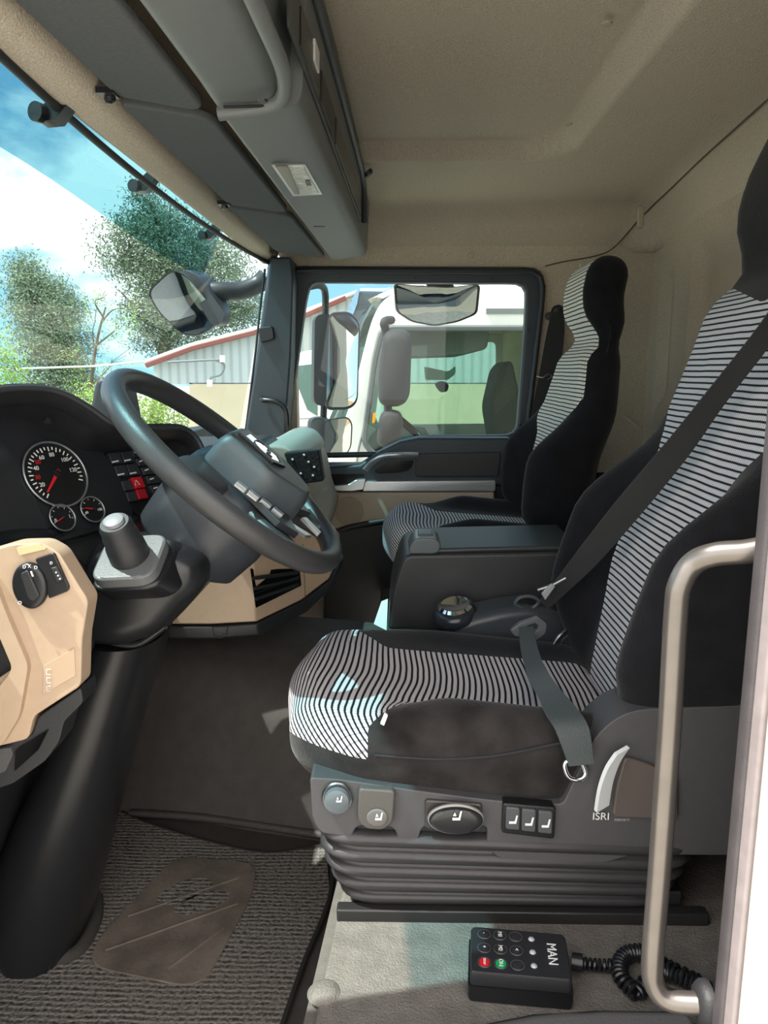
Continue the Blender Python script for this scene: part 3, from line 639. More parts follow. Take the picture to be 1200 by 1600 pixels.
# binnacle hood: arch swept along the traced line, instrument side open toward the driver
nC = V((0.80, -0.46, 0.42)).normalized(); pc = P(87, 745, Y=1.20); hC = V((0.46, 0.80, 0)).normalized(); vC = nC.cross(hC).normalized()
def G(u, v, off=0.0): return PP(u, v, pc+nC*off, nC)
hood = [(-120, 640), (-60, 612), (0, 601), (60, 600), (100, 610), (140, 632), (172, 655), (205, 662), (250, 662), (285, 664), (305, 680), (316, 702)]
outer = spline([G(u, v, 0.10) for u, v in hood], 5)
inner = spline([G(u, v, 0.085) for u, v in ((-112, 665), (-58, 638), (0, 625), (55, 624), (94, 634), (130, 654), (164, 676), (200, 684), (245, 683), (276, 684), (294, 696), (304, 714))], 5)
deep = spline([G(u, v, -0.005) for u, v in ((-110, 690), (-56, 660), (0, 646), (50, 644), (88, 652), (120, 672), (155, 694), (195, 700), (240, 700), (268, 702), (284, 712), (296, 730))], 5)
back = [p-nC*0.16+V((-0.03, 0.03, -0.045)) for p in outer]
bm = loft([deep, inner, [a.lerp(b, 0.4)+nC*0.012 for a, b in zip(inner, outer)], outer, back], caps=False, closed=False)
bm.normal_update()
ob('instrument_hood', bm, BLK, da, angle=60)
ob('hood_edge', tube([p.lerp(q, 0.5)+nC*0.012 for p, q in zip(outer, inner)], 0.005, 8), mat('hood soft edge', '303236', 0.5), da)
# instrument panel and switch panel
ip = [(-120, 690), (-56, 655), (0, 640), (50, 640), (95, 650), (125, 672), (155, 700), (185, 740), (208, 800), (190, 830), (90, 850), (0, 856), (-120, 860)]
ob('instrument_panel', prism([G(u, v, 0.0) for u, v in ip], -nC*0.03), mat('instrument panel', '1d1f24', 0.5, bump=0.1, bscale=900), da)
ob('display', prism([G(u, v, 0.004) for u, v in ((-60, 690), (8, 688), (30, 720), (78, 832), (0, 842), (-60, 846))], -nC*0.004), mat('dark display', '26282c', 0.2), da)
ob('panel_backing', prism([G(u, v, -0.012) for u, v in ((90, 640), (180, 682), (300, 696), (330, 720), (260, 850), (180, 870))], -nC*0.03), mat('dash face', '2b2d31', 0.5, bump=0.2, bscale=900), da)
def gauge(u, v, r, nm, needle, labels, par):
    c = G(u, v, 0.004); A, B = hC, vC
    # make the dial read round: solve the two in-plane radii from the traced radius
    base = ob(nm, lathe([(0, 0), (r*0.95, 0), (r, 0.004), (r*0.93, 0.002), (r*0.90, -0.002+0.004), (0, 0.0015)], c, nC, 48), mat('dial black', '141518', 0.4), par)
    ob('bezel', tube([c+nC*0.004+(A*math.cos(t)+B*math.sin(t))*r for t in [2*math.pi*k/64 for k in range(64)]], r*0.035 if r > .03 else 0.0014, 8, closed=True), mat('bezel silver', 'a9adb0', 0.3, metal=0.8), base)
    bm = bmesh.new(); a0, a1, n = labels['a0'], labels['a1'], labels['n']
    for i in range(n+1):
        a = math.radians(a0+(a1-a0)*i/n); d = A*math.cos(a)+B*math.sin(a); t = nC.cross(d); L = 0.14 if i % 2 == 0 else 0.09
        p = c+nC*0.003+d*r*0.86; q = c+nC*0.003+d*r*(0.86-L); w = t*r*0.018
        prism([p-w, p+w, q+w, q-w], nC*0.0003, bm)
    ob('tick_marks', bm, WHTP, base, smooth=False)
    for tx, a, cl in labels['t']:
        a = math.radians(a); d = A*math.cos(a)+B*math.sin(a)
        ob('numeral', text_bm(tx, labels['s'], c+nC*0.003+d*r*0.61, A, B, 0.0002), cl, base, smooth=False)
    a = math.radians(needle); d = A*math.cos(a)+B*math.sin(a); t = nC.cross(d)
    ob('needle', prism([c+nC*0.005-d*r*0.15-t*r*0.06, c+nC*0.005-d*r*0.15+t*r*0.06, c+nC*0.005+d*r*0.72+t*r*0.025, c+nC*0.005+d*r*0.72-t*r*0.025], nC*0.001), RED, base)
    ob('needle_cap', lathe([(0, 0.002), (r*0.12, 0.002), (r*0.11, 0.008), (0, 0.009)], c, nC, 20), BLK2, base)
    return base
tl = [('20', 205, WHTP), ('30', 182, RED), ('40', 156, WHTP), ('50', 136, RED), ('60', 116, WHTP), ('80', 82, WHTP), ('100', 42, WHTP), ('120', 6, WHTP)]
gauge(86, 742, 0.054, 'speedometer', 225, dict(a0=230, a1=-20, n=28, t=tl, s=0.0095), da)
gauge(96, 810, 0.0215, 'fuel_gauge', 200, dict(a0=200, a1=-10, n=6, t=[('0', 190, WHTP), ('1', 0, WHTP)], s=0.008), da)
gauge(143, 797, 0.0215, 'temperature_gauge', 165, dict(a0=200, a1=-10, n=6, t=[('40', 195, WHTP), ('120', -10, WHTP)], s=0.006), da)
# switches
def sq(nm, pts, m, par, off=0.006, th=0.012, bev=0.001): return ob(nm, prism([G(u, v, off) for u, v in pts], -nC*th), m, par, bevel=bev)
sp_ = sq('switch_panel', [(166, 700), (205, 696), (262, 760), (262, 790), (232, 818), (200, 790), (182, 760)], BLK2, da, -0.004)
SWM = mat('switch dark', '34363b', 0.35)
def quad(u, v, w, h, sh=0.35): # small sheared quad following the panel
    return [(u, v), (u+w, v-2), (u+w+h*sh, v+h-2), (u+h*sh, v+h)]
for u, v in ((170, 708), (189, 706), (179, 728), (198, 726)):
    k = sq('rocker_switch', quad(u, v, 17, 17), SWM, da, 0.002)
    sq('switch_light', quad(u+5, v+13, 10, 2), WHTP, k, 0.0032, 0.001, 0)
for u, v in ((204, 702), (212, 716), (220, 730), (228, 744), (234, 758)):
    k = sq('rocker_switch', quad(u, v, 24, 12, 0.5), SWM, da, 0.002); sq('switch_light', quad(u+6, v+4, 6, 2), WHTP, k, 0.0032, 0.001, 0)
sq('rocker_switch', quad(190, 752, 14, 15), SWM, da, 0.003); sq('rocker_switch', quad(197, 769, 14, 15), SWM, da, 0.003)
hz = sq('hazard_switch', quad(206, 746, 15, 17, 0.42), RED, da, 0.006); sq('red_rocker', quad(213, 765, 14, 15), mat('red switch', 'b0182a', 0.4), da, 0.006)
c_ = G(214, 755, 0.0068)
ob('warning_triangle', tube([c_+hC*(0.006*math.cos(a))+vC*(0.006*math.sin(a)) for a in (math.pi/2, math.pi*7/6, math.pi*11/6)], 0.0006, 4, closed=True), WHTP, hz)
k = lathe([(0, 0), (0.009, 0), (0.008, 0.005), (0, 0.007)], G(76, 658, 0.06), nC, 16); ob('light_sensor', k, BLK2, da)
# radio / tachograph slot right of the wheel
ob('tachograph', prism(tr([(252, 678), (290, 676), (312, 706), (300, 740), (268, 742)], 1.62, 0.004), (0, 0.03, 0)), mat('tachograph black', '1a1c20', 0.35), da, bevel=0.004)
ob('dash_sun_block', prism([V((-0.78, 1.56, -0.40)), V((-0.78, 1.56, -0.19)), V((-0.34, 1.56, -0.18)), V((-0.30, 1.56, -0.40))], (0, 0.62, 0)), BLK, da, bevel=0.02, seg=3)  # dash mass added to keep windscreen sun off the engine tunnel
# windscreen edge of the dashboard (raised cover seen behind the wheel)
ob('dash_cover', prism(px([(139, 640), (148, 596), (160, 588), (190, 610), (200, 664), (150, 660)], 1.62), (0, 0.10, 0)), mat('dash cover', '2e3237', 0.5), da, bevel=0.01)
# centre beige lower panel with vent
bpz = [P(u, v, Y=1.50) for u, v in ((262, 972), (480, 972), (515, 900), (522, 830), (330, 800), (300, 880))]
def bz(u, v):                              # surface of the beige centre panel: bends away toward the passenger side
    k = max(0.0, (u-395)/130.0); return P(u, v, Y=1.50+0.22*k)
def strip(name, top, bot, d, m, par, bev=0.004):
    secs = []
    for a, b in zip(top, bot): secs.append([bz(*b), bz(*a), bz(*a)+V((0, d, 0)), bz(*b)+V((0, d, 0))])
    return ob(name, loft(secs), m, par, bevel=bev)
strip('beige_panel', [(262, 890), (330, 840), (395, 820), (470, 820), (515, 825), (528, 840)], [(258, 976), (330, 976), (400, 972), (470, 938), (513, 905), (530, 870)], 0.05, BEIGE, da)
strip('lower_lip', [(256, 978), (330, 978), (402, 974), (472, 940), (515, 907), (532, 872)], [(262, 1000), (330, 1000), (405, 994), (478, 958), (520, 918), (535, 880)], 0.06, BLK, da, 0.006)
vt = ob('air_vent', prism([bz(391, 888)+V((0, -0.004, 0)), bz(468, 888)+V((0, -0.004, 0)), bz(471, 915)+V((0, -0.004, 0)), bz(400, 950)+V((0, -0.004, 0))], (0, 0.02, 0)), DISP, da, bevel=0.002)
for k in range(3):
    a = bz(397+2*k, 905+16*k-3)+V((0, -0.008, 0)); b = bz(466, 893+9*k)+V((0, -0.008, 0))
    ob('vent_slat', tube([a, b], 0.004, 6), BLK, vt)
ob('vent_strip', tube([bz(400, 925)+V((0, -0.012, 0)), bz(468, 898)+V((0, -0.012, 0))], 0.0012, 6), STEEL, vt)
ob('panel_seam', tube([bz(473, 850)+V((0, -0.001, 0)), bz(477, 934)+V((0, -0.001, 0))], 0.001, 5), mat('seam brown', '6e5c4c', 0.7), da)
ob('lip_cap', tube([bz(332, 978)+V((0, -0.001, 0)), bz(334, 992)+V((0, -0.001, 0)), bz(344, 997)+V((0, -0.001, 0)), bz(354, 992)+V((0, -0.001, 0)), bz(356, 978)+V((0, -0.001, 0))], 0.0008, 5), RUB, da)
# passenger side of the dashboard
ob('passenger_dash', prism(rnd(px([(330, 730), (380, 712), (430, 700), (462, 706), (480, 745), (490, 795), (505, 832), (490, 880), (330, 900)], 2.05), 0.02), (0, 0.6, 0)), BEIGED, da, bevel=0.02, seg=3)
ob('passenger_dash_top', prism(rnd(px([(400, 700), (425, 694), (452, 698), (472, 722), (470, 740), (440, 736), (390, 726)], 2.0), 0.02), (0, 0.64, 0)), LGREY, da, bevel=0.012, seg=3)
ob('panel_seam', tube([P(490, 775, Y=2.045), P(512, 762, Y=2.045)], 0.001, 5), mat('seam brown', '6e5c4c', 0.7), da)
o = thing('spotted_case', 'black velvety case with small silver studs on the passenger side of the dashboard', 'case', P(475, 755, Y=1.98))
ob('case_body', prism(px([(443, 708), (498, 702), (506, 752), (470, 757), (452, 735)], 1.96), (0, 0.05, 0)), mat('black velvet', '0c0c10', 0.9, bump=1.0, bscale=120, var=0.6, vscale=90, sheen=0.1), o, bevel=0.005)
for u, v in ((457, 718), (475, 711), (491, 730), (489, 743), (470, 740), (482, 722)): ob('stud', lathe([(0, 0), (0.004, 0), (0.003, 0.003), (0, 0.004)], P(u, v, Y=1.96), (0, -1, 0), 10), SILV, o)
# near beige switch panel (left edge of the photo)
NYB = 0.95
def near(name, pts, Y, d, m, par, r=0.01, bev=0.008, seg=3): return ob(name, prism(rnd(px(pts, Y), r), (0, d, 0)), m, par, bevel=bev, seg=seg)
sd = thing('side_switch_panel', 'beige end panel of the dashboard with rotary light switch at the left edge', 'switch panel', (-0.5, 0.98, -0.6))
near('beige_housing', [(-90, 880), (-20, 862), (20, 850), (66, 849), (92, 864), (127, 922), (138, 938), (128, 1000), (126, 1072), (52, 1120), (44, 1155), (0, 1166), (-90, 1180), (-60, 1100), (24, 1042), (-10, 980)], 0.95, 0.035, BEIGE, sd, 0.008, 0.012, 4)
ob('inner_box', prism(rnd(px([(-90, 900), (40, 900), (90, 960), (95, 1060), (30, 1130), (-90, 1170)], 0.98), 0.01), (0, 0.12, 0)), BLK, sd)
near('raised_rib', [(-90, 890), (-20, 880), (10, 960), (44, 1040), (30, 1120), (2, 1166), (-90, 1180), (-40, 1120), (20, 1046), (-10, 975)], 0.94, 0.03, BEIGE, sd, 0.01, 0.007)
near('black_end_cap', [(-100, 900), (-5, 965), (26, 1042), (-2, 1120), (-10, 1164), (-100, 1180)], 0.965, 0.02, BLK, sd, 0.004, 0.004)
rs = disc('light_switch', 49, 914, 0.948, 0.0225, 0.0305, 0.008, BLK2, sd, 0.1)
kn = ob('switch_knob', prism(rnd(px([(30, 897), (43, 890), (62, 932), (50, 942), (42, 935)], 0.937), 0.004), (0, 0.02, 0)), BLK, rs, bevel=0.004, seg=3)
ob('pointer_mark', prism(px([(47, 893), (49, 893), (52, 901), (50, 901)], 0.930), (0, 0.002, 0)), WHTP, kn)
for tx, u, v in (('O', 31, 942), ('D', 38, 886), ('X', 46, 885), ('D', 56, 887)): ob('switch_symbol', text_bm(tx, 0.006, P(u, v, Y=0.9385), XV, ZV), WHTP, rs, smooth=False)
tw = ob('dimmer_panel', prism(rnd(px([(54, 874), (84, 864), (108, 918), (106, 924), (76, 936), (70, 905)], 0.946), 0.003), (0, 0.02, 0)), BLK2, sd, bevel=0.002)
ob('thumb_wheel', prism(px([(78, 888), (88, 885), (99, 906), (88, 912)], 0.941), (0, 0.01, 0)), BLK, tw, bevel=0.002)
for u, v in ((86, 894), (89, 899), (92, 904)): ob('wheel_mark', prism(px([(u, v), (u+2, v-1), (u+3, v+1), (u+1, v+2)], 0.9402), (0, 0.001, 0)), WHTP, tw, smooth=False)
ob('bulb_symbol', text_bm('D', 0.005, P(80, 880, Y=0.9455), XV, ZV), WHTP, tw, smooth=False)
ob('fuse_flap', prism(rnd(px([(68, 1040), (116, 1012), (118, 1056), (66, 1086)], 0.9485), 0.002), (0, 0.01, 0)), mat('beige flap', 'b59c84', 0.55, bump=0.15, bscale=900), sd, bevel=0.0015)
for k in range(3): ob('flap_mark', tube([P(79, 1046+13*k, Y=0.948), P(73, 1046+13*k, Y=0.948), P(73, 1054+13*k, Y=0.948), P(79, 1054+13*k, Y=0.948)], 0.0005, 4), WHTP, sd)
near('pale_sticker', [(25, 856), (60, 850), (72, 858), (30, 868)], 0.945, 0.006, mat('pale tape', 'c2b48c', 0.5), sd, 0.002, 0.001)
near('lower_trim', [(-90, 1180), (0, 1168), (50, 1148), (60, 1120), (126, 1074), (130, 1098), (100, 1128), (92, 1160), (70, 1190), (20, 1225), (-90, 1260)], 0.955, 0.05, BLK, sd, 0.006, 0.008)
near('trim_catch', [(-10, 1172), (16, 1168), (20, 1180), (8, 1206), (-10, 1212)], 0.948, 0.02, CHAR, sd, 0.003, 0.003)
near('side_pocket', [(24, 1172), (76, 1140), (60, 1172), (22, 1206)], 0.952, 0.01, DISP, sd, 0.004, 0.002)
ob('gauge_shelf', prism([P(-60, 842, Y=1.02), P(0, 838, Y=1.05), P(60, 836, Y=1.1), P(74, 850, Y=1.1), P(0, 862, Y=1.02), P(-60, 880, Y=1.0)], (0, 0.12, 0)), BLK2, sd, bevel=0.004)
ob('shelf_under_gauges', prism([P(80, 856, Y=1.12), P(190, 822, Y=1.25), P(215, 845, Y=1.25), P(160, 900, Y=1.15), P(120, 905, Y=1.12)], (0, 0.12, 0)), BLK, da, bevel=0.006)
ob('shelf_edge', tube([P(66, 852, Y=1.08), P(100, 842, Y=1.12), P(190, 818, Y=1.24)], 0.005, 8), BLK2, da)
# ================================================================== steering column and wheel
al = math.radians(41.5); wd = V((math.cos(al), 0, -math.sin(al))); wn = V((math.sin(al), 0, math.cos(al)))
A_, B_ = P(180, 581, Y=1.235), P(530, 881, Y=1.235)
wd = (B_-A_).normalized(); wn = V((-wd.z, 0, wd.x)); wc = (A_+B_)/2; WR = (B_-A_).length/2
def ell(cx, cy, cz, rx, ry, n=28, rot=None, sq=1.0):
    out = []
    for k in range(n):
        t = 2*math.pi*k/n; c, s = math.cos(t), math.sin(t)
        c = math.copysign(abs(c)**sq, c); s = math.copysign(abs(s)**sq, s)
        p = V((rx*c, ry*s, 0)); p = rot @ p if rot else p
        out.append(V((cx, cy, cz))+p)
    return out
sc = thing('steering_column', 'black steering column with shroud, tall curved boot and stalk knob', 'steering column', (-0.5, 1.22, -1.03))
bt = []
for v, ua, ub in ((985, 150, 262), (1040, 130, 245), (1100, 112, 226), (1180, 80, 205), (1260, 40, 185), (1340, 5, 165), (1400, -10, 148), (1450, 5, 132), (1478, 30, 118)):
    a = P(ua, v, Y=1.22); b = P(ub, v, Y=1.22); c = (a+b)/2; bt.append(ell(c.x, 1.22, c.z, (b.x-a.x)/2, 0.10, 32, sq=0.85))
ob('column_boot', loft(bt), BLK2, sc, angle=80)
RX = Matrix.Rotation(math.radians(-38), 3, 'Y')
so = [(130, 1000), (128, 930), (134, 880), (150, 846), (180, 832), (250, 842), (300, 852), (330, 872), (322, 915), (290, 950), (258, 985), (200, 1004)]
sh = []; o_0 = px(so, 1.14); o_1 = rnd(o_0, 0.02, 4); cs = sum(o_1, V((0, 0, 0)))/len(o_1)
for y, k in ((1.09, 0.55), (1.095, 0.80), (1.11, 0.93), (1.14, 1.0), (1.20, 1.02), (1.32, 0.98), (1.345, 0.9)): sh.append([V(((p.x-cs.x)*k+cs.x, y, (p.z-cs.z)*k+cs.z)) for p in o_1])
ob('column_shroud', loft(sh), BLK2, sc, angle=180)
ob('shroud_collar', tube(spline([P(u, v, Y=1.12) for u, v in ((128, 1003), (150, 996), (190, 1006), (220, 1004), (258, 978))]), 0.006, 8), BLK2, sc)
# grey plate with ignition/stalk knob
kp = P(196, 872, Y=1.10)
kax = V((-0.10, -0.52, 0.84)).normalized()
kb = kax.orthogonal().normalized(); kcx = kax.cross(YV).normalized(); kcy = kax.cross(kcx)
pl = [(p[0], p[1]) for p in rnd([(-0.052, -0.042, 0), (0.046, -0.048, 0), (0.054, 0.042, 0), (-0.042, 0.050, 0)], 0.026, 6)]
base_o = P(203, 868, Y=1.075)
ob('stalk_plate', loft([[base_o+kcx*a+kcy*b-kax*0.022 for a, b in pl], [base_o+kcx*a*0.97+kcy*b*0.97-kax*0.003 for a, b in pl], [base_o+kcx*a*0.90+kcy*b*0.90 for a, b in pl]]), mat('grey stalk plate', '5f6163', 0.35, bump=0.2, bscale=600), sc, bevel=0.003)
ob('plate_mount', loft([[base_o+kcx*a*1.12+kcy*b*1.12-kax*0.016 for a, b in pl], [base_o+kcx*a*1.25+kcy*b*1.25-kax*0.045+V((0.01, 0.03, 0)) for a, b in pl]]), BLK2, sc, bevel=0.008, seg=3)
stk = ob('stalk_knob', lathe([(0.0, 0.0), (0.029, 0.0), (0.0275, 0.026), (0.0258, 0.028), (0.0255, 0.044), (0.024, 0.046), (0.0235, 0.062), (0.020, 0.068), (0.0, 0.068)], base_o-kax*0.002, kax, 32), BLK, sc)
ob('knob_button', lathe([(0.0, 0.0), (0.015, 0.0), (0.014, 0.006), (0.010, 0.008), (0.0, 0.0075)], base_o+kax*0.065, kax, 24), mat('grey knob button', '7f8286', 0.35), stk)
ob('arrow_mark', prism([base_o+V((0.012, -0.0262, 0.018)), base_o+V((0.018, -0.0235, 0.022)), base_o+V((0.016, -0.0245, 0.016))], (0, -0.001, 0)), WHTP, stk)
ob('column_lever', tube(spline([P(140, 915, Y=1.12), P(128, 890, Y=1.10), P(112, 874, Y=1.09)]), 0.007, 8), BLK2, sc)
# wheel
sw = thing('steering_wheel', 'large black steering wheel with dark hub, silver badge and silver key strip', 'steering wheel', wc)
rim = [wc+(wd*math.cos(t)+YV*math.sin(t))*(WR-0.018) for t in [2*math.pi*k/96 for k in range(96)]]
bmr = bmesh.new(); rings = []
for k in range(96):
    t = 2*math.pi*k/96; d = wd*math.cos(t)+YV*math.sin(t); rings.append([bmr.verts.new(rim[k]+d*math.cos(a)*0.0165+wn*math.sin(a)*0.019) for a in [2*math.pi*j/18 for j in range(18)]])
for k in range(96):
    for j in range(18): bmr.faces.new((rings[k][j], rings[k][(j+1) % 18], rings[(k+1) % 96][(j+1) % 18], rings[(k+1) % 96][j]))
ob('rim', clean(bmr), RIMM, sw, angle=180)
def WL(s, y, h=0.0): return wc+wd*s+YV*y+wn*h
# spokes: two upper, two lower
def spoke(a0, w0, w1, hub_r=0.075, hh=-0.012):
    d = wd*math.cos(a0)+YV*math.sin(a0); t = wn.cross(d); secs = []
    for k in range(9):
        q = k/8; r = hub_r*(1-q)+(WR-0.022)*q; w = w0+(w1-w0)*sstep(0, 1, q)+0.022*sstep(0.82, 1.0, q); h = hh*(1-q)-0.004*q; th = 0.013
        c = wc+d*r+wn*h
        secs.append([c+t*(w*cx)+wn*(th*cz) for cx, cz in ((-1, -.5), (-.8, -1), (.8, -1), (1, -.5), (1, .5), (.8, 1), (-.8, 1), (-1, .5))])
    return loft(secs)
for a in (math.radians(100), math.radians(-100)): ob('spoke', spoke(a, 0.040, 0.022), RIMM, sw, angle=60)
for a in (math.radians(38), math.radians(-38)): ob('spoke', spoke(a, 0.028, 0.018, 0.06, -0.02), RIMM, sw, angle=60)
# hub cover (dark blue grey) below and airbag pad on top
def hubsec(k, h): 
    return [WL(s*k+0.015, y*k, h) for s, y in [(p.x, p.y) for p in rnd([V((-0.085, -0.085, 0)), V((0.06, -0.115, 0)), V((0.125, -0.06, 0)), V((0.125, 0.06, 0)), V((0.06, 0.115, 0)), V((-0.085, 0.085, 0))], 0.04, 6)]]
ob('hub_cover', loft([hubsec(0.72, -0.150), hubsec(0.86, -0.135), hubsec(0.92, -0.08), hubsec(0.90, -0.03), hubsec(0.82, 0.0), hubsec(0.6, 0.006)]), HUBM, sw, angle=180)
ob('hub_underside', loft([[WL(0.07*math.cos(2*math.pi*k/30)+0.02, 0.08*math.sin(2*math.pi*k/30), h_) for k in range(30)] for h_ in (-0.21, -0.14)]), HUBM, sw, angle=80)
def padsec(k, h, ds=0.036):
    return [WL(s*k*0.88+ds, y*k*0.86, h) for s, y in [(p.x, p.y) for p in rnd([V((-0.085, -0.075, 0)), V((0.03, -0.092, 0)), V((0.105, -0.035, 0)), V((0.105, 0.035, 0)), V((0.03, 0.092, 0)), V((-0.085, 0.075, 0))], 0.022, 6)]]
pad_ = ob('airbag_pad', loft([padsec(1.0, -0.01), padsec(1.0, 0.04), padsec(0.93, 0.056), padsec(0.85, 0.060)]), mat('airbag pad', '4a5156', 0.42, bump=0.2, bscale=900), sw, bevel=0.009, seg=3)
bd = [WL(s+0.025, y, 0.061) for s, y in ((-0.048, -0.030), (0.022, -0.034), (0.040, 0.0), (0.022, 0.034), (-0.048, 0.030))]
ob('badge_frame', ringplate(bd, [p.lerp(WL(0.019, 0, 0.061), 0.22) for p in bd], wn*0.004), BLK2, pad_)
ob('badge', prism([p.lerp(WL(0.019, 0, 0.061), 0.2) for p in bd], wn*0.003), CHRM, pad_, bevel=0.0015)
# emblem on the badge: an arc over a crouching lion like relief
ob('badge_emblem', join(tube([WL(0.015+0.014*math.cos(t), 0.026*math.sin(t), 0.0645) for t in [math.pi*0.5+math.pi*k/12 for k in range(13)]], 0.0012, 6), tube(spline([WL(0.039, -0.018, 0.0645), WL(0.029, -0.01, 0.0645), WL(0.031, 0.006, 0.0645), WL(0.025, 0.014, 0.0645)]), 0.002, 6)), STEEL, pad_)
# key strip on the lower spoke
for sgn in (1, -1):
    ks = ob('key_panel', slab(WL(0.10, 0.0, 0.004), wd, YV*sgn, [(-0.035, 0.0), (0.0, -0.0), (0.05, 0.085), (0.015, 0.105), (-0.05, 0.085)], 0.012*(1 if sgn > 0 else -1)), mat('key panel', '34363a', 0.35), sw, bevel=0.002)
for sgn in (-1,):
    for i in range(4):
        o = WL(0.028+0.022*i, -0.098+0.008*i, 0.012)
        ob('wheel_key', slab(o, wd, YV, [(0, -0.010), (0.019, -0.006), (0.019, 0.010), (0, 0.006)], 0.008), SILV, sw, bevel=0.001)
ob('silver_trim', slab(WL(0.125, -0.075, 0.008), wd, YV, [(0, 0), (0.036, 0.018), (0.045, 0.045), (0.006, 0.022)], 0.006), SILV, sw, bevel=0.001)
ob('silver_trim', slab(WL(0.14, 0.03, 0.006), wd, YV, [(0, 0), (0.040, -0.012), (0.042, 0.012), (0.006, 0.024)], 0.006), SILV, sw, bevel=0.001)
ob('spoke_insert', slab(WL(0.02, 0.100, 0.004), wd, YV, [(0, 0), (0.04, -0.006), (0.045, 0.022), (0.01, 0.03)], 0.010), LGREY, sw, bevel=0.003)
ob('plus_mark', text_bm('+', 0.014, WL(-0.055, 0.128, 0.004), wd, YV), WHTP, sw, smooth=False)
# ================================================================== overhead console, visors
oc = thing('overhead_console', 'long grey overhead console with reading lamp under the roof behind the windscreen', 'overhead console', (-0.15, 1.6, 0.36))
def cdx(y): return -0.036*(2.6-y)/1.6
def occ(y, dz=0.0):
    d = cdx(y); return [V((-0.226+d, y, 0.372)), V((-0.216+d, y, 0.350)), V((-0.118+d, y, 0.362)), V((-0.104+d, y, 0.374)), V((-0.096+d, y, 0.50)), V((-0.096+d, y, 0.60)), V((-0.22+d, y, 0.60)), V((-0.228+d, y, 0.42))]
ob('console_shell', loft([rnd(occ(y), [0.004, 0.006, 0.015, 0.02, 0.01, 0, 0, 0.01], 4) for y in (1.16, 1.6, 2.1, 2.45, 2.56, 2.60)]), GREYC, oc, angle=40)
def fl(y, k):
    d = cdx(y); return [V((-0.226+d, y, 0.372)), V((-0.216+d, y, 0.350+0.006*k)), V((-0.135+d, y, 0.362+0.010*k)), V((-0.122+d, y, 0.39)), V((-0.11+d, y, 0.50)), V((-0.11+d, y, 0.60)), V((-0.22+d, y, 0.60)), V((-0.228+d, y, 0.42))]
ob('storage_flap', loft([rnd(fl(y, k), 0.012, 4) for y, k in ((0.62, 1.2), (0.9, 1.2), (1.06, 1.1), (1.12, 0.6), (1.155, 0.4))]), GREYC, oc, angle=40)
ob('flap_frame', tube(spline([V((-0.155, 0.62, 0.372)), V((-0.148, 0.9, 0.371)), V((-0.146, 1.05, 0.369)), V((-0.160, 1.125, 0.362)), V((-0.19, 1.145, 0.357)), V((-0.252, 1.15, 0.352))]), 0.010, 10), GREYC, oc)
# side face with dark equipment slots
SO = V((-0.092, 0, 0.405)); su = V((0.034, 0, 0.122)).normalized(); sn = su.cross(YV).normalized()
def side(nm, y0, y1, a, b, m, off=0.0, th=0.004, par=None):
    q = [V((-0.102+cdx(y)+0.002*(z/0.1), y, 0.374+z)) for y, z in ((y0, a), (y0, b), (y1, b), (y1, a))]
    return ob(nm, prism([p+V((off, 0, 0)) for p in q], (th, 0, 0)), m, par or oc, bevel=0.001)
side('side_recess', 1.02, 2.25, 0.035, 0.100, DGREY, 0.0)
side('radio_slot', 1.55, 2.2, 0.045, 0.092, BLK2, 0.002)
side('dark_slot', 1.10, 1.30, 0.045, 0.092, BLK2, 0.002)
side('switch_block', 1.32, 1.50, 0.045, 0.092, BLK, 0.003)
side('white_tag', 1.22, 1.27, 0.070, 0.10, WHTP, 0.005)
ob('side_frame', tube([V((-0.092+cdx(y), y, z)) for y, z in ((0.62, 0.535), (1.6, 0.535), (2.2, 0.53), (2.28, 0.50), (2.33, 0.42))], 0.009, 10), DGREY, oc)
ob('frame_clip', join(lathe([(0, 0), (0.014, 0), (0.012, 0.01), (0, 0.014)], V((-0.086, 2.22, 0.53)), (0.6, 0, -0.8), 16)), BLK, oc)
def under(nm, pts, m, off=0.001, par=None, th=0.003, bev=0.0008):
    n = V((0.016, 0, -0.114)).normalized(); o = V((-0.175, 1.6, 0.358))
    n = -((V((-0.118, 0, 0.366))-V((-0.232, 0, 0.350))).cross(YV)).normalized()
    if n.z > 0: n = -n
    return ob(nm, prism([PP(u, v, o+n*off, n) for u, v in pts], -n*th), m, par or oc, bevel=bev)
under('lamp_bezel', [(424, 258), (477, 257), (504, 304), (458, 307)], SILV, 0.002)
lam = under('lamp_lens', [(430, 261), (474, 260), (498, 302), (460, 304)], mat('ribbed lamp lens', 'd9dad2', 0.12, bump=1.0, bscale=60), 0.004)
under('lamp_shade', [(430, 261), (450, 261), (468, 304), (460, 304)], mat('lamp amber grey', '8d8578', 0.3), 0.006, lam)
under('lamp_switch', [(477, 283), (484, 282), (487, 290), (479, 291)], BLK2, 0.006, lam)
ob('key_hole', lathe([(0, 0), (0.007, 0), (0.006, 0.002), (0, 0.002)], PP(411, 157, V((-0.175, 1.6, 0.350)), V((0, 0, 1))), (0, 0, -1), 16), BLK2, oc)
under('panel_gap', [(349, 168), (424, 166), (424, 168), (349, 170)], RUB, 0.0012)
under('panel_gap', [(490, 353), (534, 353), (534, 355), (490, 355)], RUB, 0.0012)
vs_ = []
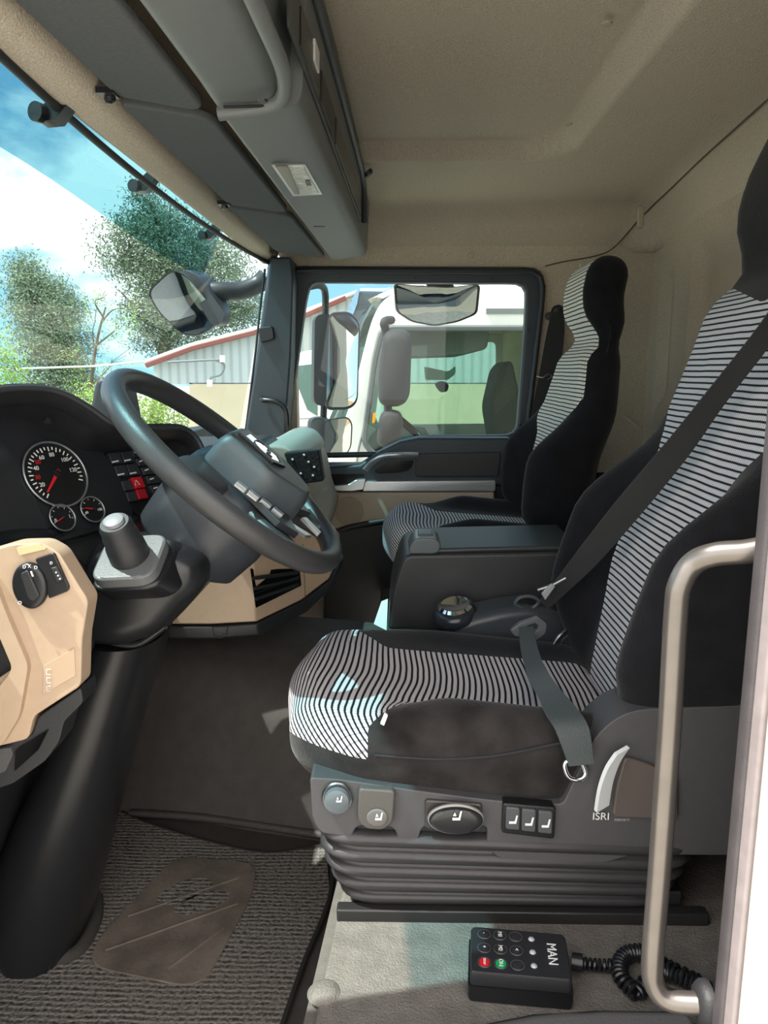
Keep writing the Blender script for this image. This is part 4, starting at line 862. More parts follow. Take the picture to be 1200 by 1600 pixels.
for i, (y0, y1) in enumerate(((0.60, 1.165), (1.175, 1.875), (1.885, 2.60))):
    lab = ['nearest of the three dark grey cloth sun visors, above the near windscreen', 'middle of the three dark grey cloth sun visors', 'farthest and smallest looking of the three grey cloth sun visors, by the far pillar'][i]
    v_ = thing('sun_visor', lab, 'sun visor', (-0.33, (y0+y1)/2, 0.37), 'cloth sun visors along the windscreen')
    q = rnd([V((-0.400, y0, 0.372)), V((-0.392, y1-0.02, 0.372)), V((-0.238+cdx(y1), y1, 0.356)), V((-0.238+cdx(y0), y0+0.02, 0.356))], [0.02, 0.02, 0.04, 0.04], 5)
    ob('visor_panel', prism(q, (0, 0, 0.016)), VISF, v_, bevel=0.005, seg=3)
    c = V((-0.398, y1-0.03, 0.368))
    ob('visor_clip', join(lathe([(0, 0), (0.008, 0), (0.007, 0.006), (0, 0.008)], c, (0.2, 0, -1), 14), box(c.x-0.012, c.x+0.012, c.y-0.02, c.y+0.005, c.z, c.z+0.008)), BLK2, v_)
# exterior tinted sun shade outside the windscreen
ev = thing('exterior_sun_shade', 'blue tinted transparent sun shade outside the top of the windscreen', 'sun shade', (-0.7, 1.7, 0.3))
bm = bmesh.new(); g2 = {}
yv = [0.62+0.04*i for i in range(50)]
for i in range(11):
    for j, y in enumerate(yv):
        q = i/10; e = sstep(2.42, 2.58, y); zb = 0.345-0.06*sstep(1.3, 2.5, y)+0.10*e*e; zl = 0.56-(0.56-zb)*q; yb = y
        g2[i, j] = bm.verts.new((wsx(min(y, 2.6), 0.354)-0.04-0.11*q, yb, zl))
for i in range(10):
    for j in range(len(yv)-1): bm.faces.new((g2[i, j], g2[i, j+1], g2[i+1, j+1], g2[i+1, j]))
ob('tinted_sheet', bm, glass('blue tinted acrylic', '97c9d2', 0.012, 0, 0.12), ev, angle=180)
for u, v, Y in ((72, 172, 1.0), (218, 288, 1.5), (322, 366, 2.05)):
    c = P(u, v, Y=Y)+V((-0.10, 0.09, 0.03)); c = P(u, v, Y=Y*1.12)
    ob('bracket', join(prism([c+V((0.03, 0, 0.035)), c+V((-0.012, 0, 0.0)), c+V((-0.012, 0, -0.014)), c+V((0.012, 0, -0.012)), c+V((0.04, 0, 0.02))], (0, 0.03, 0)), lathe([(0, 0), (0.013, 0), (0.013, 0.010), (0, 0.012)], c+V((-0.008, 0.0, -0.004)), (-0.4, -1, 0), 16)), BLK2, ev)
# ceiling fittings
def clipt(u, v, Z, lab): tag(ob('roof_stud', lathe([(0, 0), (0.010, 0), (0.009, 0.003), (0, 0.004)], P(u, v, Z=Z), (0, 0, -1), 20), mat('beige stud', 'b5a994', 0.8)), lab, 'roof stud', 'round trim studs in the headliner')
clipt(948, 36, 0.577, 'small round beige trim stud nearest the camera in the roof panel'); clipt(888, 193, 0.570, 'small round beige trim stud by the corner of the roof panel')
tag(ob('trim_stud', lathe([(0, 0), (0.010, 0), (0.009, 0.003), (0, 0.004)], P(736, 399, Y=FY-0.02), (0, -1, 0), 20), mat('beige stud', 'b5a994', 0.8)), 'small round beige stud above the passenger door', 'trim stud')
tag(ob('coat_hook', prism(rnd(px([(997, 320), (1007, 320), (1006, 356), (998, 356)], 2.42), 0.01), (0, 0.02, 0)), mat('beige hook', 'a99e8b', 0.6), bevel=0.003), 'small beige coat hook below the rear roof seam', 'coat hook')
def shell_hit(u, v):
    r = ray(u, v); t = 0.8
    while t < 4:
        p = r*t; q = min(R, math.hypot(max(0, p.x-(XB-R)), max(0, p.y-(FY-0.02-R))))
        if p.z > shell_pt(p.y)-(R-math.sqrt(max(0, R*R-q*q))) or p.x > XB or p.y > FY-0.02: return r*(t-0.006)
        t += 0.002
    return r*2.5
struct(ob('trim_16', tube(spline([shell_hit(u, v) for u, v in ((1260, 100), (1200, 155), (1100, 245), (1050, 293), (1005, 336), (960, 386), (930, 400), (880, 409), (852, 416))], 6), 0.0024, 6), mat('seam dark', '5c544a', 0.9)))
tag(ob('cable', tube(spline([P(948, 612, X=0.80), P(965, 640, X=0.80), P(990, 662, X=0.80), P(1003, 675, X=0.80), P(1008, 703, X=0.80)]), 0.0022, 6), mat('pale cable', 'c9c0ae', 0.6)), 'thin pale cable hanging on the back wall between the seats', 'cable')
tag(ob('wire_end', tube([P(906, 412, Y=2.728), P(909, 427, Y=2.728)], 0.002, 6), WHTP), 'tiny white wire end above the passenger headrest', 'wire')
# ================================================================== floor mat
fm = thing('floor_mat', 'dark ribbed carpet floor mat with a worn oval heel pad in the driver footwell', 'floor mat', (-0.4, 1.2, -1.024))
RIB = bpy.data.materials.new('ribbed carpet'); RIB.use_nodes = True; t = RIB.node_tree; b = t.nodes['Principled BSDF']
tcn = t.nodes.new('ShaderNodeTexCoord'); sp = t.nodes.new('ShaderNodeSeparateXYZ'); t.links.new(tcn.outputs['Object'], sp.inputs[0])
nz = N(t, 'ShaderNodeTexNoise', ins=(tcn.outputs['Object'],)); t.nodes[-1].inputs['Scale'].default_value = 160; t.nodes[-1].inputs['Detail'].default_value = 4
nb_ = N(t, 'ShaderNodeTexNoise', ins=(tcn.outputs['Object'],)); t.nodes[-1].inputs['Scale'].default_value = 5; t.nodes[-1].inputs['Detail'].default_value = 5
s = N(t, 'ShaderNodeMath', 'DIVIDE', (N(t, 'ShaderNodeMath', 'ADD', (sp.outputs[1], N(t, 'ShaderNodeMath', 'MULTIPLY', (nb_, 0.02)))), 0.011)); pp = N(t, 'ShaderNodeMath', 'PINGPONG', (s, 0.5))
h = N(t, 'ShaderNodeMath', 'MULTIPLY_ADD', (pp, 0.8, N(t, 'ShaderNodeMath', 'MULTIPLY', (nz, 1.3))))
cr_ = t.nodes.new('ShaderNodeValToRGB'); t.links.new(h, cr_.inputs[0]); cr_.color_ramp.elements[0].position = 0.45; cr_.color_ramp.elements[0].color = lin('29282a'); cr_.color_ramp.elements[1].position = 1.15; cr_.color_ramp.elements[1].color = lin('857f7a')
dust = t.nodes.new('ShaderNodeMix'); dust.data_type = 'RGBA'; t.links.new(N(t, 'ShaderNodeMapRange', ins=(nb_, 0.45, 0.75, 0.0, 0.5)), dust.inputs[0]); t.links.new(cr_.outputs[0], dust.inputs[6]); dust.inputs[7].default_value = lin('6d655c')
t.links.new(dust.outputs[2], b.inputs['Base Color']); b.inputs['Roughness'].default_value = 1; b.inputs['Specular IOR Level'].default_value = 0.1
bp = t.nodes.new('ShaderNodeBump'); bp.inputs['Strength'].default_value = 0.9; bp.inputs['Distance'].default_value = 0.005; t.links.new(h, bp.inputs['Height']); t.links.new(bp.outputs[0], b.inputs['Normal'])
ZM = -1.012
def fz(pts): return [P(u, v, Z=ZM) for u, v in pts]
mo = fz([(180, 1262), (230, 1285), (330, 1315), (420, 1332), (510, 1322), (516, 1395), (475, 1500), (440, 1600), (420, 1660)])+[V((-0.8, 0.86, ZM)), V((-0.95, 1.0, ZM)), V((-0.95, 1.45, ZM))]
ob('mat_carpet', prism(rnd(mo, 0.02, 3), (0, 0, -0.010)), RIB, fm, bevel=0.003)
ob('mat_edge', tube(spline([p+V((0, 0, -0.003)) for p in fz([(180, 1262), (230, 1285), (330, 1315), (420, 1332), (508, 1324)])]+[p+V((0, 0, -0.003)) for p in fz([(516, 1395), (475, 1500), (440, 1600), (420, 1660)])]), 0.005, 6), mat('mat edge', '24221f', 0.9), fm)
hp = rnd(fz([(275, 1338), (402, 1350), (395, 1400), (330, 1520), (300, 1545), (140, 1512), (150, 1470), (225, 1390)]), 0.04, 6)
HPM = mat('worn rubber heel pad', '665d55', 0.75, bump=0.6, bscale=120, var=0.35, vscale=18)
ob('heel_pad', prism([p+V((0, 0, 0.003)) for p in hp], (0, 0, -0.004)), HPM, fm, bevel=0.002)
def heel(c, rx, ry, rot, nm):
    pts = []
    for k in range(28):
        t = 2*math.pi*k/28; x, y = c[0]+rx*math.cos(t)*math.cos(rot)-ry*math.sin(t)*math.sin(rot), c[1]+rx*math.cos(t)*math.sin(rot)+ry*math.sin(t)*math.cos(rot); pts.append(P(x, y, Z=ZM+0.004))
    ob(nm, prism(pts, (0, 0, -0.001)), RIB, fm, smooth=False)
heel((288, 1392), 46, 15, -0.35, 'carpet_inset'); heel((315, 1410), 46, 14, -0.3, 'carpet_inset')
for a, b_ in (((200, 1432), (372, 1372)), ((165, 1485), (372, 1412)), ((262, 1515), (350, 1450))): ob('pad_ridge', tube([P(*a, Z=ZM+0.003), P(*b_, Z=ZM+0.003)], 0.0025, 6), HPM, fm)
struct(ob('trim_17', tube(spline([P(0, 1462, Z=-1.01), P(30, 1492, Z=-1.01), P(75, 1500, Z=-1.01), P(120, 1488, Z=-1.01), P(148, 1440, Z=-1.01), P(150, 1400, Z=-1.01)]), 0.013, 8), mat('carpet flange', '3a3733', 0.95, bump=0.6, bscale=200)))
tag(ob('floor_dimple', lathe([(0.0, 0.007), (0.010, 0.006), (0.018, 0.003), (0.022, -0.002)], P(507, 1550, Z=-0.77), (0, 0, 1), 24), PLATM), 'round raised dimple in the floor covering in front of the seat', 'floor dimple')
# ================================================================== remote control
ZR = -0.77+0.042
rc = thing('wired_remote_control', 'black wired remote control with round keys lying on the floor beside the seat base', 'remote control', P(810, 1500, Z=-0.77))
K4 = [P(740, 1449, Z=ZR), P(879, 1461, Z=ZR), P(890, 1529, Z=ZR), P(739, 1516, Z=ZR)]
def R4(a, b, h=0.0): return (K4[0]*(1-a)+K4[1]*a)*(1-b)+(K4[3]*(1-a)+K4[2]*a)*b+V((0, 0, h))
def rsec(e, h): return rnd([R4(-e, -e, h), R4(1+e, -e, h), R4(1+e, 1+e, h), R4(-e, 1+e, h)], 0.006, 4)
ob('remote_case', loft([rsec(0.04, -0.041), rsec(0.05, -0.036), rsec(0.05, -0.020)]), BLK2, rc, angle=40)
ob('remote_top', loft([rsec(0.03, -0.019), rsec(0.03, -0.003), rsec(0.015, 0.0)]), BLK, rc, angle=40)
rx_, ry_ = (K4[1]-K4[0]).normalized(), (K4[0]-K4[3]).normalized()
sym = [['-', 'M1', ''], ['+', 'M2', '<'], ['STOP', 'ON', '']]
for j in range(3):
    for i in range(3):
        c = R4(0.12+0.175*i, 0.15+0.33*j, 0.0); m = RED if (i, j) == (0, 2) else GRN if (i, j) == (1, 2) else mat('remote key', '2a2a2d', 0.4)
        kk = ob('remote_key', lathe([(0, 0), (0.0068, 0), (0.0065, 0.0015), (0, 0.002)], c, (0, 0, 1), 20), m, rc)
        ob('key_ring', tube([c+V((0.0082*math.cos(t), 0.0082*math.sin(t), 0.0005)) for t in [2*math.pi*k/24 for k in range(24)]], 0.0007, 5, closed=True), mat('key ring grey', '4a4a4d', 0.4), kk)
        if sym[j][i]: ob('key_symbol', text_bm(sym[j][i], 0.0075 if len(sym[j][i]) < 3 else 0.0042, c+V((0, 0, 0.0022)), -ry_, rx_, 0.0002), WHTP, kk, smooth=False)
    ob('indicator_light', lathe([(0, 0), (0.0042, 0), (0.003, 0.002), (0, 0.0025)], R4(0.645, 0.17+0.31*j, 0.0), (0, 0, 1), 16), mat('indicator grey', 'a9adb5', 0.3), rc)
ob('lettering', text_bm('MAN', 0.017, R4(0.85, 0.50, 0.0012), -ry_, rx_, 0.0003), WHTP, rc, smooth=False)
cc_ = [P(893, 1502, Z=-0.75), P(910, 1505, Z=-0.75)]
ob('cable_sleeve', tube(cc_, 0.011, 12), BLK2, rc)
def coil(path, R_, r_, turns, bm=None):
    path = spline(path, 10); n = turns*12; L = len(path)-1; pts = []; up = ZV
    for k in range(n+1):
        f = k/n*L; i = min(int(f), L-1); p = path[i].lerp(path[i+1], f-i); t = (path[i+1]-path[i]).normalized(); s_ = t.cross(up).normalized(); u_ = s_.cross(t)
        a = 2*math.pi*k/12; pts.append(p+s_*math.cos(a)*R_+u_*math.sin(a)*R_)
    return tube(pts, r_, 6, bm=bm)
zc = -0.757
ob('coiled_cable', join(coil([P(908, 1505, Z=zc), P(935, 1508, Z=zc), P(962, 1508, Z=zc)], 0.006, 0.0024, 8), coil([P(1090, 1535, Z=zc), P(1050, 1515, Z=zc), P(1020, 1500, Z=zc), P(1000, 1488, Z=zc), P(978, 1492, Z=zc), P(968, 1508, Z=zc), P(972, 1530, Z=zc), P(995, 1552, Z=zc)], 0.0085, 0.0026, 26), coil([P(995, 1552, Z=zc), P(1030, 1520, Z=zc), P(1070, 1530, Z=zc), P(1110, 1548, Z=zc)], 0.0085, 0.0026, 16)), BLK2, rc)
# ================================================================== entry grab handle at the door opening
gh = thing('entry_grab_handle', 'long vertical grey entry grab handle beside the driver seat at the door opening', 'handle', (0.27, 0.68, -0.62))
hpz = spline([P(1200, 855, Y=0.655), P(1165, 862, Y=0.66), P(1118, 866, Y=0.67), P(1084, 880, Y=0.68), P(1063, 912, Y=0.68), P(1056, 960, Y=0.68), P(1046, 1140, Y=0.68), P(1032, 1340, Y=0.68), P(1020, 1490, Y=0.68), P(1022, 1535, Y=0.68), P(1045, 1562, Y=0.675), P(1100, 1568, Y=0.665)], 8)
ob('bar', tube(hpz, 0.0108, 18), mat('dull metal handle', '736e6a', 0.30, metal=0.8, var=0.08, vscale=30), gh, angle=180)
ob('end_mount', lathe([(0, 0), (0.022, 0), (0.022, 0.006), (0.017, 0.012), (0, 0.014)], P(1108, 1568, Y=0.665), (-1, 0, 0), 20), RUB, gh)
# ================================================================== our truck's mirrors outside
def mirror(nm, lab, gpts, Y, d, shell, back=0.06, grp=None, tilt=(0, 0)):
    g0 = px(gpts, Y)
    c = sum(g0, V((0, 0, 0)))/len(g0)
    g0 = [p+V((0, (p.x-c.x)*tilt[0]+(p.z-c.z)*tilt[1], 0)) for p in g0]
    t_ = thing(nm, lab, 'mirror', c, grp)
    g1 = rnd(g0, d, 6)
    gb = bmesh.new()                        # slightly domed glass
    cv = gb.verts.new(c+V((0, -0.007, 0))); r1 = [gb.verts.new(c.lerp(p, 0.5)+V((0, -0.0055, 0))) for p in g1]; r2 = [gb.verts.new(p+V((0, -0.001, 0))) for p in g1]; n = len(g1)
    for k in range(n): gb.faces.new((cv, r1[k], r1[(k+1) % n])); gb.faces.new((r1[k], r2[k], r2[(k+1) % n], r1[(k+1) % n]))
    clean(gb)
    ob('mirror_glass', gb, MIRR, t_, angle=180)
    s1 = [[c.lerp(p, k)+V((0, dy, 0)) for p in g1] for k, dy in ((1.0, 0.0), (1.05, -0.004), (1.07, 0.01), (1.0, back*0.6), (0.8, back))]
    s1 = [[p for p in s] for s in s1]
    ob('mirror_housing', loft(s1), shell, t_, angle=60)
    return t_, c
MH = mat('mirror housing grey', '3c4146', 0.5, bump=0.2, bscale=500); MH2 = mat('worn mirror housing', '2b2e31', 0.75, bump=0.2, bscale=300, var=0.1)
# main and wide angle mirror: the body is seen from the side on the left of the glass
m1, c1 = mirror('main_side_mirror', 'tall main mirror of this truck outside the passenger window', [(516, 494), (545, 490), (560, 505), (557, 625), (545, 636), (512, 635)], 3.05, 0.03, MH, 0.07, tilt=(0.85, 0.05))
ob('mirror_shell', loft([[V((p.x, p.y+dy, p.z)) for p in rnd(px([(u0, 492), (519, 489), (516, 637), (u0-2, 632)], 3.05), 0.03)] for u0, dy in ((492, 0.0), (486, 0.04), (488, 0.10), (496, 0.14))]), MH, m1, angle=60)
m2, c2 = mirror('wide_angle_mirror', 'small lower wide angle mirror of this truck outside the passenger window', [(510, 656), (542, 653), (549, 664), (547, 700), (538, 712), (508, 712)], 3.05, 0.02, MH, 0.05, tilt=(0.8, -0.1))
ob('mirror_shell', loft([[V((p.x, p.y+dy, p.z)) for p in rnd(px([(u0, 652), (511, 653), (509, 713), (u0, 706)], 3.05), 0.03)] for u0, dy in ((486, 0.0), (479, 0.03), (482, 0.08), (490, 0.10))]), MH, m2, angle=60)
ma = thing('mirror_arm', 'dark tubular arm carrying the passenger side mirrors', 'mirror arm', P(500, 560, Y=3.1))
ob('arm_tube', tube(spline([P(482, 448, Y=3.0), P(500, 446, Y=3.05), P(508, 458, Y=3.1), P(508, 500, Y=3.12), P(506, 640, Y=3.12), P(500, 700, Y=3.12), P(497, 735, Y=3.0)]), 0.014, 10), MH, ma)
m3, c3 = mirror('kerb_mirror', 'wide convex kerb mirror above the passenger window', [(619, 447), (645, 450), (700, 452), (745, 447), (744, 488), (715, 500), (680, 506), (645, 500), (622, 486)], 2.98, 0.02, BLK, 0.06, tilt=(0.1, -0.85))
ob('mount', prism(px([(665, 440), (705, 440), (714, 452), (672, 456)], 2.98), (0, 0.05, 0)), BLK, m3, bevel=0.006)
ob('mount_arm', tube([P(690, 446, Y=3.01), P(690, 440, Y=2.95)+V((0, 0, 0.03)), V((P(690, 440, Y=2.95).x, 2.805, 0.40))], 0.015, 8), BLK, m3)
# front mirror on its arm, seen through the windscreen
fmr, cf = mirror('front_mirror', 'convex front mirror on a black arm outside the far end of the windscreen', [(243, 460), (282, 428), (300, 436), (336, 490), (325, 508), (300, 522), (278, 520), (252, 488)], 2.75, 0.03, MH, 0.10, tilt=(0.35, -0.8))
ob('mirror_back', loft([[V((p.x, p.y+dy, p.z)) for p in rnd(px(q, 2.75), 0.02)] for q, dy in (([(282, 420), (306, 428), (352, 490), (346, 506), (332, 510), (290, 440)], 0.0), ([(284, 416), (320, 424), (354, 482), (350, 506), (334, 508), (290, 440)], 0.08), ([(290, 424), (320, 432), (345, 482), (340, 498), (334, 500), (296, 440)], 0.13))]), MH, fmr, angle=60)
ob('arm', tube(spline([P(325, 455, Y=2.82), P(345, 455, Y=2.82), P(375, 455, Y=2.84), P(402, 445, Y=2.86), P(416, 432, Y=2.86)]), 0.033, 12), mat('arm plastic', '33373b', 0.4), fmr)
# ================================================================== outside: ground, second truck, third truck, building, trees
GZ = -2.45
GRAV = mat('pale gravel', 'b5aea0', 0.95, bump=1.0, bscale=30, var=0.18, vscale=25)
struct(ob('floor', prism([V((-80, -60, GZ)), V((80, -60, GZ)), V((80, 120, GZ)), V((-80, 120, GZ))], (0, 0, -0.2)), GRAV, smooth=False))
TY = 4.3
tk = thing('parked_truck', 'white truck parked alongside, filling the passenger window', 'truck', (0.4, TY+1.1, GZ))
TW = mat('white truck paint', 'e3e6e6', 0.22, coat=0.6)
hole_p = px([(598, 513), (850, 513), (850, 702), (640, 704), (585, 712), (568, 690), (578, 620), (586, 560)], TY)
out_p = px([(640, 446), (1150, 438), (1150, 1350), (490, 1350), (500, 760), (524, 690), (545, 640), (565, 560), (580, 500), (598, 466)], TY)
cT = P(780, 600, Y=TY); oT = byangle(rnd(out_p, 0.10, 6), cT, 160); iT = byangle(rnd(hole_p, 0.04, 5), cT, 160)
ob('side_panel', ringplate(oT, iT, (0, 0.05, 0)), TW, tk, bevel=0.02, seg=3)
ob('far_side_panel', ringplate([p+V((0, 2.1, 0)) for p in oT], [p+V((0, 2.1, 0)) for p in iT], (0, 0.05, 0)), TW, tk)
ob('window_pane', prism([p+V((0, 0.02, 0)) for p in iT], (0, 0.002, 0)), glass('truck glass', 'e8efeb', 0.03), tk, smooth=False)
ob('far_window_pane', prism([p+V((0, 2.12, 0)) for p in iT], (0, 0.002, 0)), glass('teal truck glass', 'e2f7f2', 0.02), tk, smooth=False)
ob('window_seal', tube([p+V((0, -0.005, 0)) for p in iT], 0.016, 6, closed=True), mat('seal grey', '5c6366', 0.6), tk)
# roof, front corner and rear closing the cab
topz = [p for p in rnd(out_p, 0.10, 6)]
ys_ = (TY+0.02, TY+0.2, TY+1.0, TY+1.9, TY+2.12)
fs = px([(598, 466), (580, 500), (565, 560), (545, 640), (524, 690), (500, 760), (490, 1350)], TY); rs_ = px([(598, 466), (640, 446), (900, 440), (1150, 438)], TY)
def bulge(pts, dx, dz): 
    out = []
    for y in ys_:
        k = 1-((y-(TY+1.07))/1.05)**2; out.append([V((p.x+dx*k, y, p.z+dz*k)) for p in pts])
    return out
ob('roof', loft(bulge(rs_, -0.12, 0.08), caps=False, closed=False), TW, tk, angle=180)
# front: lower white panel + windscreen glass
ob('front_panel', loft(bulge(fs[4:], -0.18, 0), caps=False, closed=False), TW, tk, angle=180)
ob('front_glass', loft(bulge(fs[:5], -0.15, 0), caps=False, closed=False), glass('front glass', '9cb4b0', 0.06), tk, angle=180)
rw = px([(1010, 500), (1150, 438), (1150, 1350), (1010, 1350)], TY)
ob('rear_wall', box(P(862, 600, Y=TY).x, P(862, 600, Y=TY).x+0.05, TY+0.05, TY+2.1, -1.6, P(800, 446, Y=TY).z), mat('tan cab lining', 'c3b08f', 0.9), tk)
INT = mat('truck interior grey', '8d9290', 0.8)
ob('cab_floor', box(P(520, 800, Y=TY).x, P(1010, 800, Y=TY).x, TY+0.05, TY+2.1, -1.5, -0.62), mat('truck interior dark', '3f4443', 0.8), tk)
ob('dash', prism(px([(560, 720), (590, 690), (680, 700), (690, 730), (640, 800), (560, 800)], TY+0.3), (0, 1.7, 0)), mat('truck interior dark', '3f4443', 0.8), tk, bevel=0.03)
ob('ceiling_lining', box(P(600, 500, Y=TY).x, P(1010, 500, Y=TY).x, TY+0.07, TY+2.05, P(700, 494, Y=TY).z, P(700, 490, Y=TY).z), mat('tan cab lining', 'c3b08f', 0.9), tk)
ob('inner_visor', prism(rnd(px([(600, 512), (765, 512), (762, 545), (720, 556), (600, 560)], TY+0.25), 0.03), (0, 0.5, 0)), INT, tk, bevel=0.02)
ob('seat_back', prism(rnd(px([(775, 700), (765, 640), (780, 575), (800, 560), (830, 700)], TY+0.5), 0.05), (0, 0.5, 0)), mat('truck seat grey', '5c5f5e', 0.9), tk, bevel=0.04)
ob('truck_wheel', tube([P(640, 668, Y=TY+0.5)+V((0.16*math.cos(t)*0.75, 0.20*math.sin(t), -0.16*math.cos(t)*0.65)) for t in [2*math.pi*k/40 for k in range(40)]], 0.014, 8, closed=True), BLK2, tk)
ob('side_stripe', prism(px([(760, 482), (1150, 482), (1150, 490), (760, 490)], TY-0.01), (0, 0.02, 0)), mat('rain gutter grey', '6f777a', 0.4), tk)
ob('door_gap', tube([P(u, v, Y=TY-0.002) for u, v in ((612, 500), (600, 520), (590, 570), (575, 640), (560, 700), (552, 760), (548, 860))], 0.006, 6), mat('gap grey', '8a8f90', 0.7), tk)
ob('indicator', prism(rnd(px([(583, 645), (588, 645), (586, 660), (581, 662)], TY-0.02), 0.01), (0, 0.02, 0)), mat('amber lens', 'f0a020', 0.3), tk)
def tmirror(lab, pts, Y, m):
    g0 = rnd(px(pts, Y), 0.05, 5); c = sum(g0, V((0, 0, 0)))/len(g0)
    o = ob('truck_mirror', loft([[c.lerp(p, k)+V((0, dy, 0)) for p in g0] for k, dy in ((0.75, -0.07), (0.95, -0.05), (1.02, 0.0), (1.0, 0.04), (0.9, 0.05))]), m, angle=60)
    return tag(o, lab, 'mirror', 'mirrors of the parked white truck')
tmirror('tall grey back of the main mirror of the parked white truck', [(600, 518), (628, 514), (643, 524), (640, 620), (626, 635), (592, 633), (591, 590)], 4.05, MH2)
tmirror('small grey back of the lower mirror of the parked white truck', [(594, 642), (622, 640), (630, 652), (628, 688), (612, 699), (588, 696)], 4.05, MH2)
tag(ob('mirror_arm', tube(spline([P(612, 500, Y=4.2), P(600, 504, Y=4.1), P(604, 530, Y=4.12), P(606, 640, Y=4.12), P(604, 700, Y=4.12), P(598, 718, Y=4.2)]), 0.022, 8), MH2), 'grey arm carrying the mirrors of the parked white truck', 'mirror arm')
o = thing('door_mirror', 'kerb mirror hanging over the far side of the parked truck, seen through both its windows', 'mirror', P(690, 580, Y=6.6))
ob('mirror_glass', prism(rnd(px([(662, 572), (700, 580), (712, 570), (712, 584), (700, 594), (664, 594)], 6.6), 0.02), (0, 0.02, 0)), mat('pale mirror', 'cfd8c8', 0.15, metal=0.6), o, bevel=0.005)
ob('mirror_housing', prism(rnd(px([(678, 600), (690, 594), (702, 600), (700, 612), (688, 614)], 6.62), 0.03), (0, 0.05, 0)), MH, o, bevel=0.01)
# roof fitting of the parked truck (dark air horn / lamp group behind the mirror)
o = thing('roof_deflector', 'dark roof fitting behind the parked truck, above its front corner', 'air deflector', P(575, 470, Y=6.9))
ob('deflector_shell', loft([[P(u, v, Y=y) for u, v in rr] for rr, y in (([(545, 500), (548, 470), (560, 455), (600, 456), (615, 470), (560, 540)], 6.8), ([(545, 500), (548, 470), (560, 450), (610, 450), (625, 470), (560, 540)], 7.6))]), mat('deflector dark', '3c4a55', 0.25, coat=0.5), o, bevel=0.02)
ob('deflector_fin', prism(px([(540, 490), (556, 455), (562, 450), (558, 475), (548, 500)], 6.75), (0, 0.05, 0)), mat('blue fin', '7fa5c4', 0.2), o)
# third, farther white truck at the left of the passenger window
t3 = thing('distant_white_truck', 'farther white truck partly visible at the left of the passenger window', 'truck', (-1.0, 9.5, GZ))
TY3 = 9.0
o3 = px([(455, 560), (470, 548), (600, 540), (600, 900), (380, 900), (420, 740), (448, 600)], TY3)
ob('cab', prism(rnd(o3, 0.12, 4), (0, 2.2, 0)), TW, t3, bevel=0.08, seg=3)
ob('side_window', prism(px([(462, 572), (496, 568), (496, 650), (480, 640), (464, 600)], TY3-0.012), (0, 0.02, 0)), mat('dark teal glass', '54706c', 0.15), t3)
ob('body_lines', join(*[tube([P(440, v, Y=TY3-0.01), P(500, v-2, Y=TY3-0.01)], 0.008, 5) for v in (655, 668, 681, 694)]), mat('gap grey', '8a8f90', 0.7), t3)
# building
bd_ = thing('shed_building', 'long pale shed with grey corrugated gable and dark red roof edge, beyond the windscreen', 'building', (-3.0, 15, GZ))
BY = 14.0
CORR = bpy.data.materials.new('corrugated wall'); CORR.use_nodes = True; t = CORR.node_tree; b = t.nodes['Principled BSDF']
tcn = t.nodes.new('ShaderNodeTexCoord'); sp = t.nodes.new('ShaderNodeSeparateXYZ'); t.links.new(tcn.outputs['Object'], sp.inputs[0])
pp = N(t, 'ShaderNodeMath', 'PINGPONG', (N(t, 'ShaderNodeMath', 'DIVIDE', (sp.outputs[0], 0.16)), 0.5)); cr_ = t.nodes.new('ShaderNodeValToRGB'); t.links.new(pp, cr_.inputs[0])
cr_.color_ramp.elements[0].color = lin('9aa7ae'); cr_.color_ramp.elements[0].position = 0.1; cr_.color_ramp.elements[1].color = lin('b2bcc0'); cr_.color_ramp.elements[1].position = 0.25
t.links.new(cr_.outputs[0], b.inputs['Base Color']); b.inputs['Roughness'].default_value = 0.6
gw = [P(u, v, Y=BY) for u, v in ((240, 566), (300, 545), (395, 522), (480, 494), (560, 462), (640, 440), (1300, 440), (1300, 600), (240, 600))]
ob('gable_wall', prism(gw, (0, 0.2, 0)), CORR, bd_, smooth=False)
lw = px([(296, 598), (1300, 598), (1300, 900), (296, 900)], BY)
ob('lower_wall', prism(lw, (0, 0.25, 0)), mat('cream wall', 'c9bda6', 0.9, var=0.05, vscale=2), bd_, smooth=False)
ob('roof_edge', tube([P(u, v, Y=BY-0.2) for u, v in ((228, 570), (300, 543), (395, 519), (480, 490), (540, 464))], 0.06, 6), mat('red roof edge', '87504c', 0.6), bd_)
ob('roof_sheet', prism([P(u, v, Y=BY-0.25) for u, v in ((226, 567), (300, 540), (395, 516), (480, 487), (560, 456), (560, 452), (395, 511), (300, 535), (226, 562))], (0, 4, 0)), mat('pale roof sheet', 'd8d9d4', 0.5), bd_, smooth=False)
lb = thing('wall_lamp_bracket', 'thin lamp bracket with hanging cable on the corrugated shed wall', 'lamp bracket', P(345, 565, Y=BY-0.3))
ob('bracket_arm', tube([P(262, 566, Y=BY-0.3), P(320, 563, Y=BY-0.3), P(345, 562, Y=BY-0.3)], 0.02, 6), mat('bracket grey', '6d747a', 0.5), lb)
ob('hanging_cable', tube(spline([P(335, 562, Y=BY-0.3), P(350, 570, Y=BY-0.3), P(345, 585, Y=BY-0.3), P(330, 590, Y=BY-0.3), P(327, 602, Y=BY-0.3)]), 0.02, 6), mat('bracket grey', '6d747a', 0.5), lb)
ob('insulator', lathe([(0, 0), (0.05, 0), (0.05, 0.12), (0, 0.12)], P(348, 566, Y=BY-0.3), (0, 0, 1), 10), WHTP, lb)
ob('insulator', lathe([(0, 0), (0.05, 0), (0.05, 0.12), (0, 0.12)], P(328, 604, Y=BY-0.3), (0, 0, 1), 10), WHTP, lb)
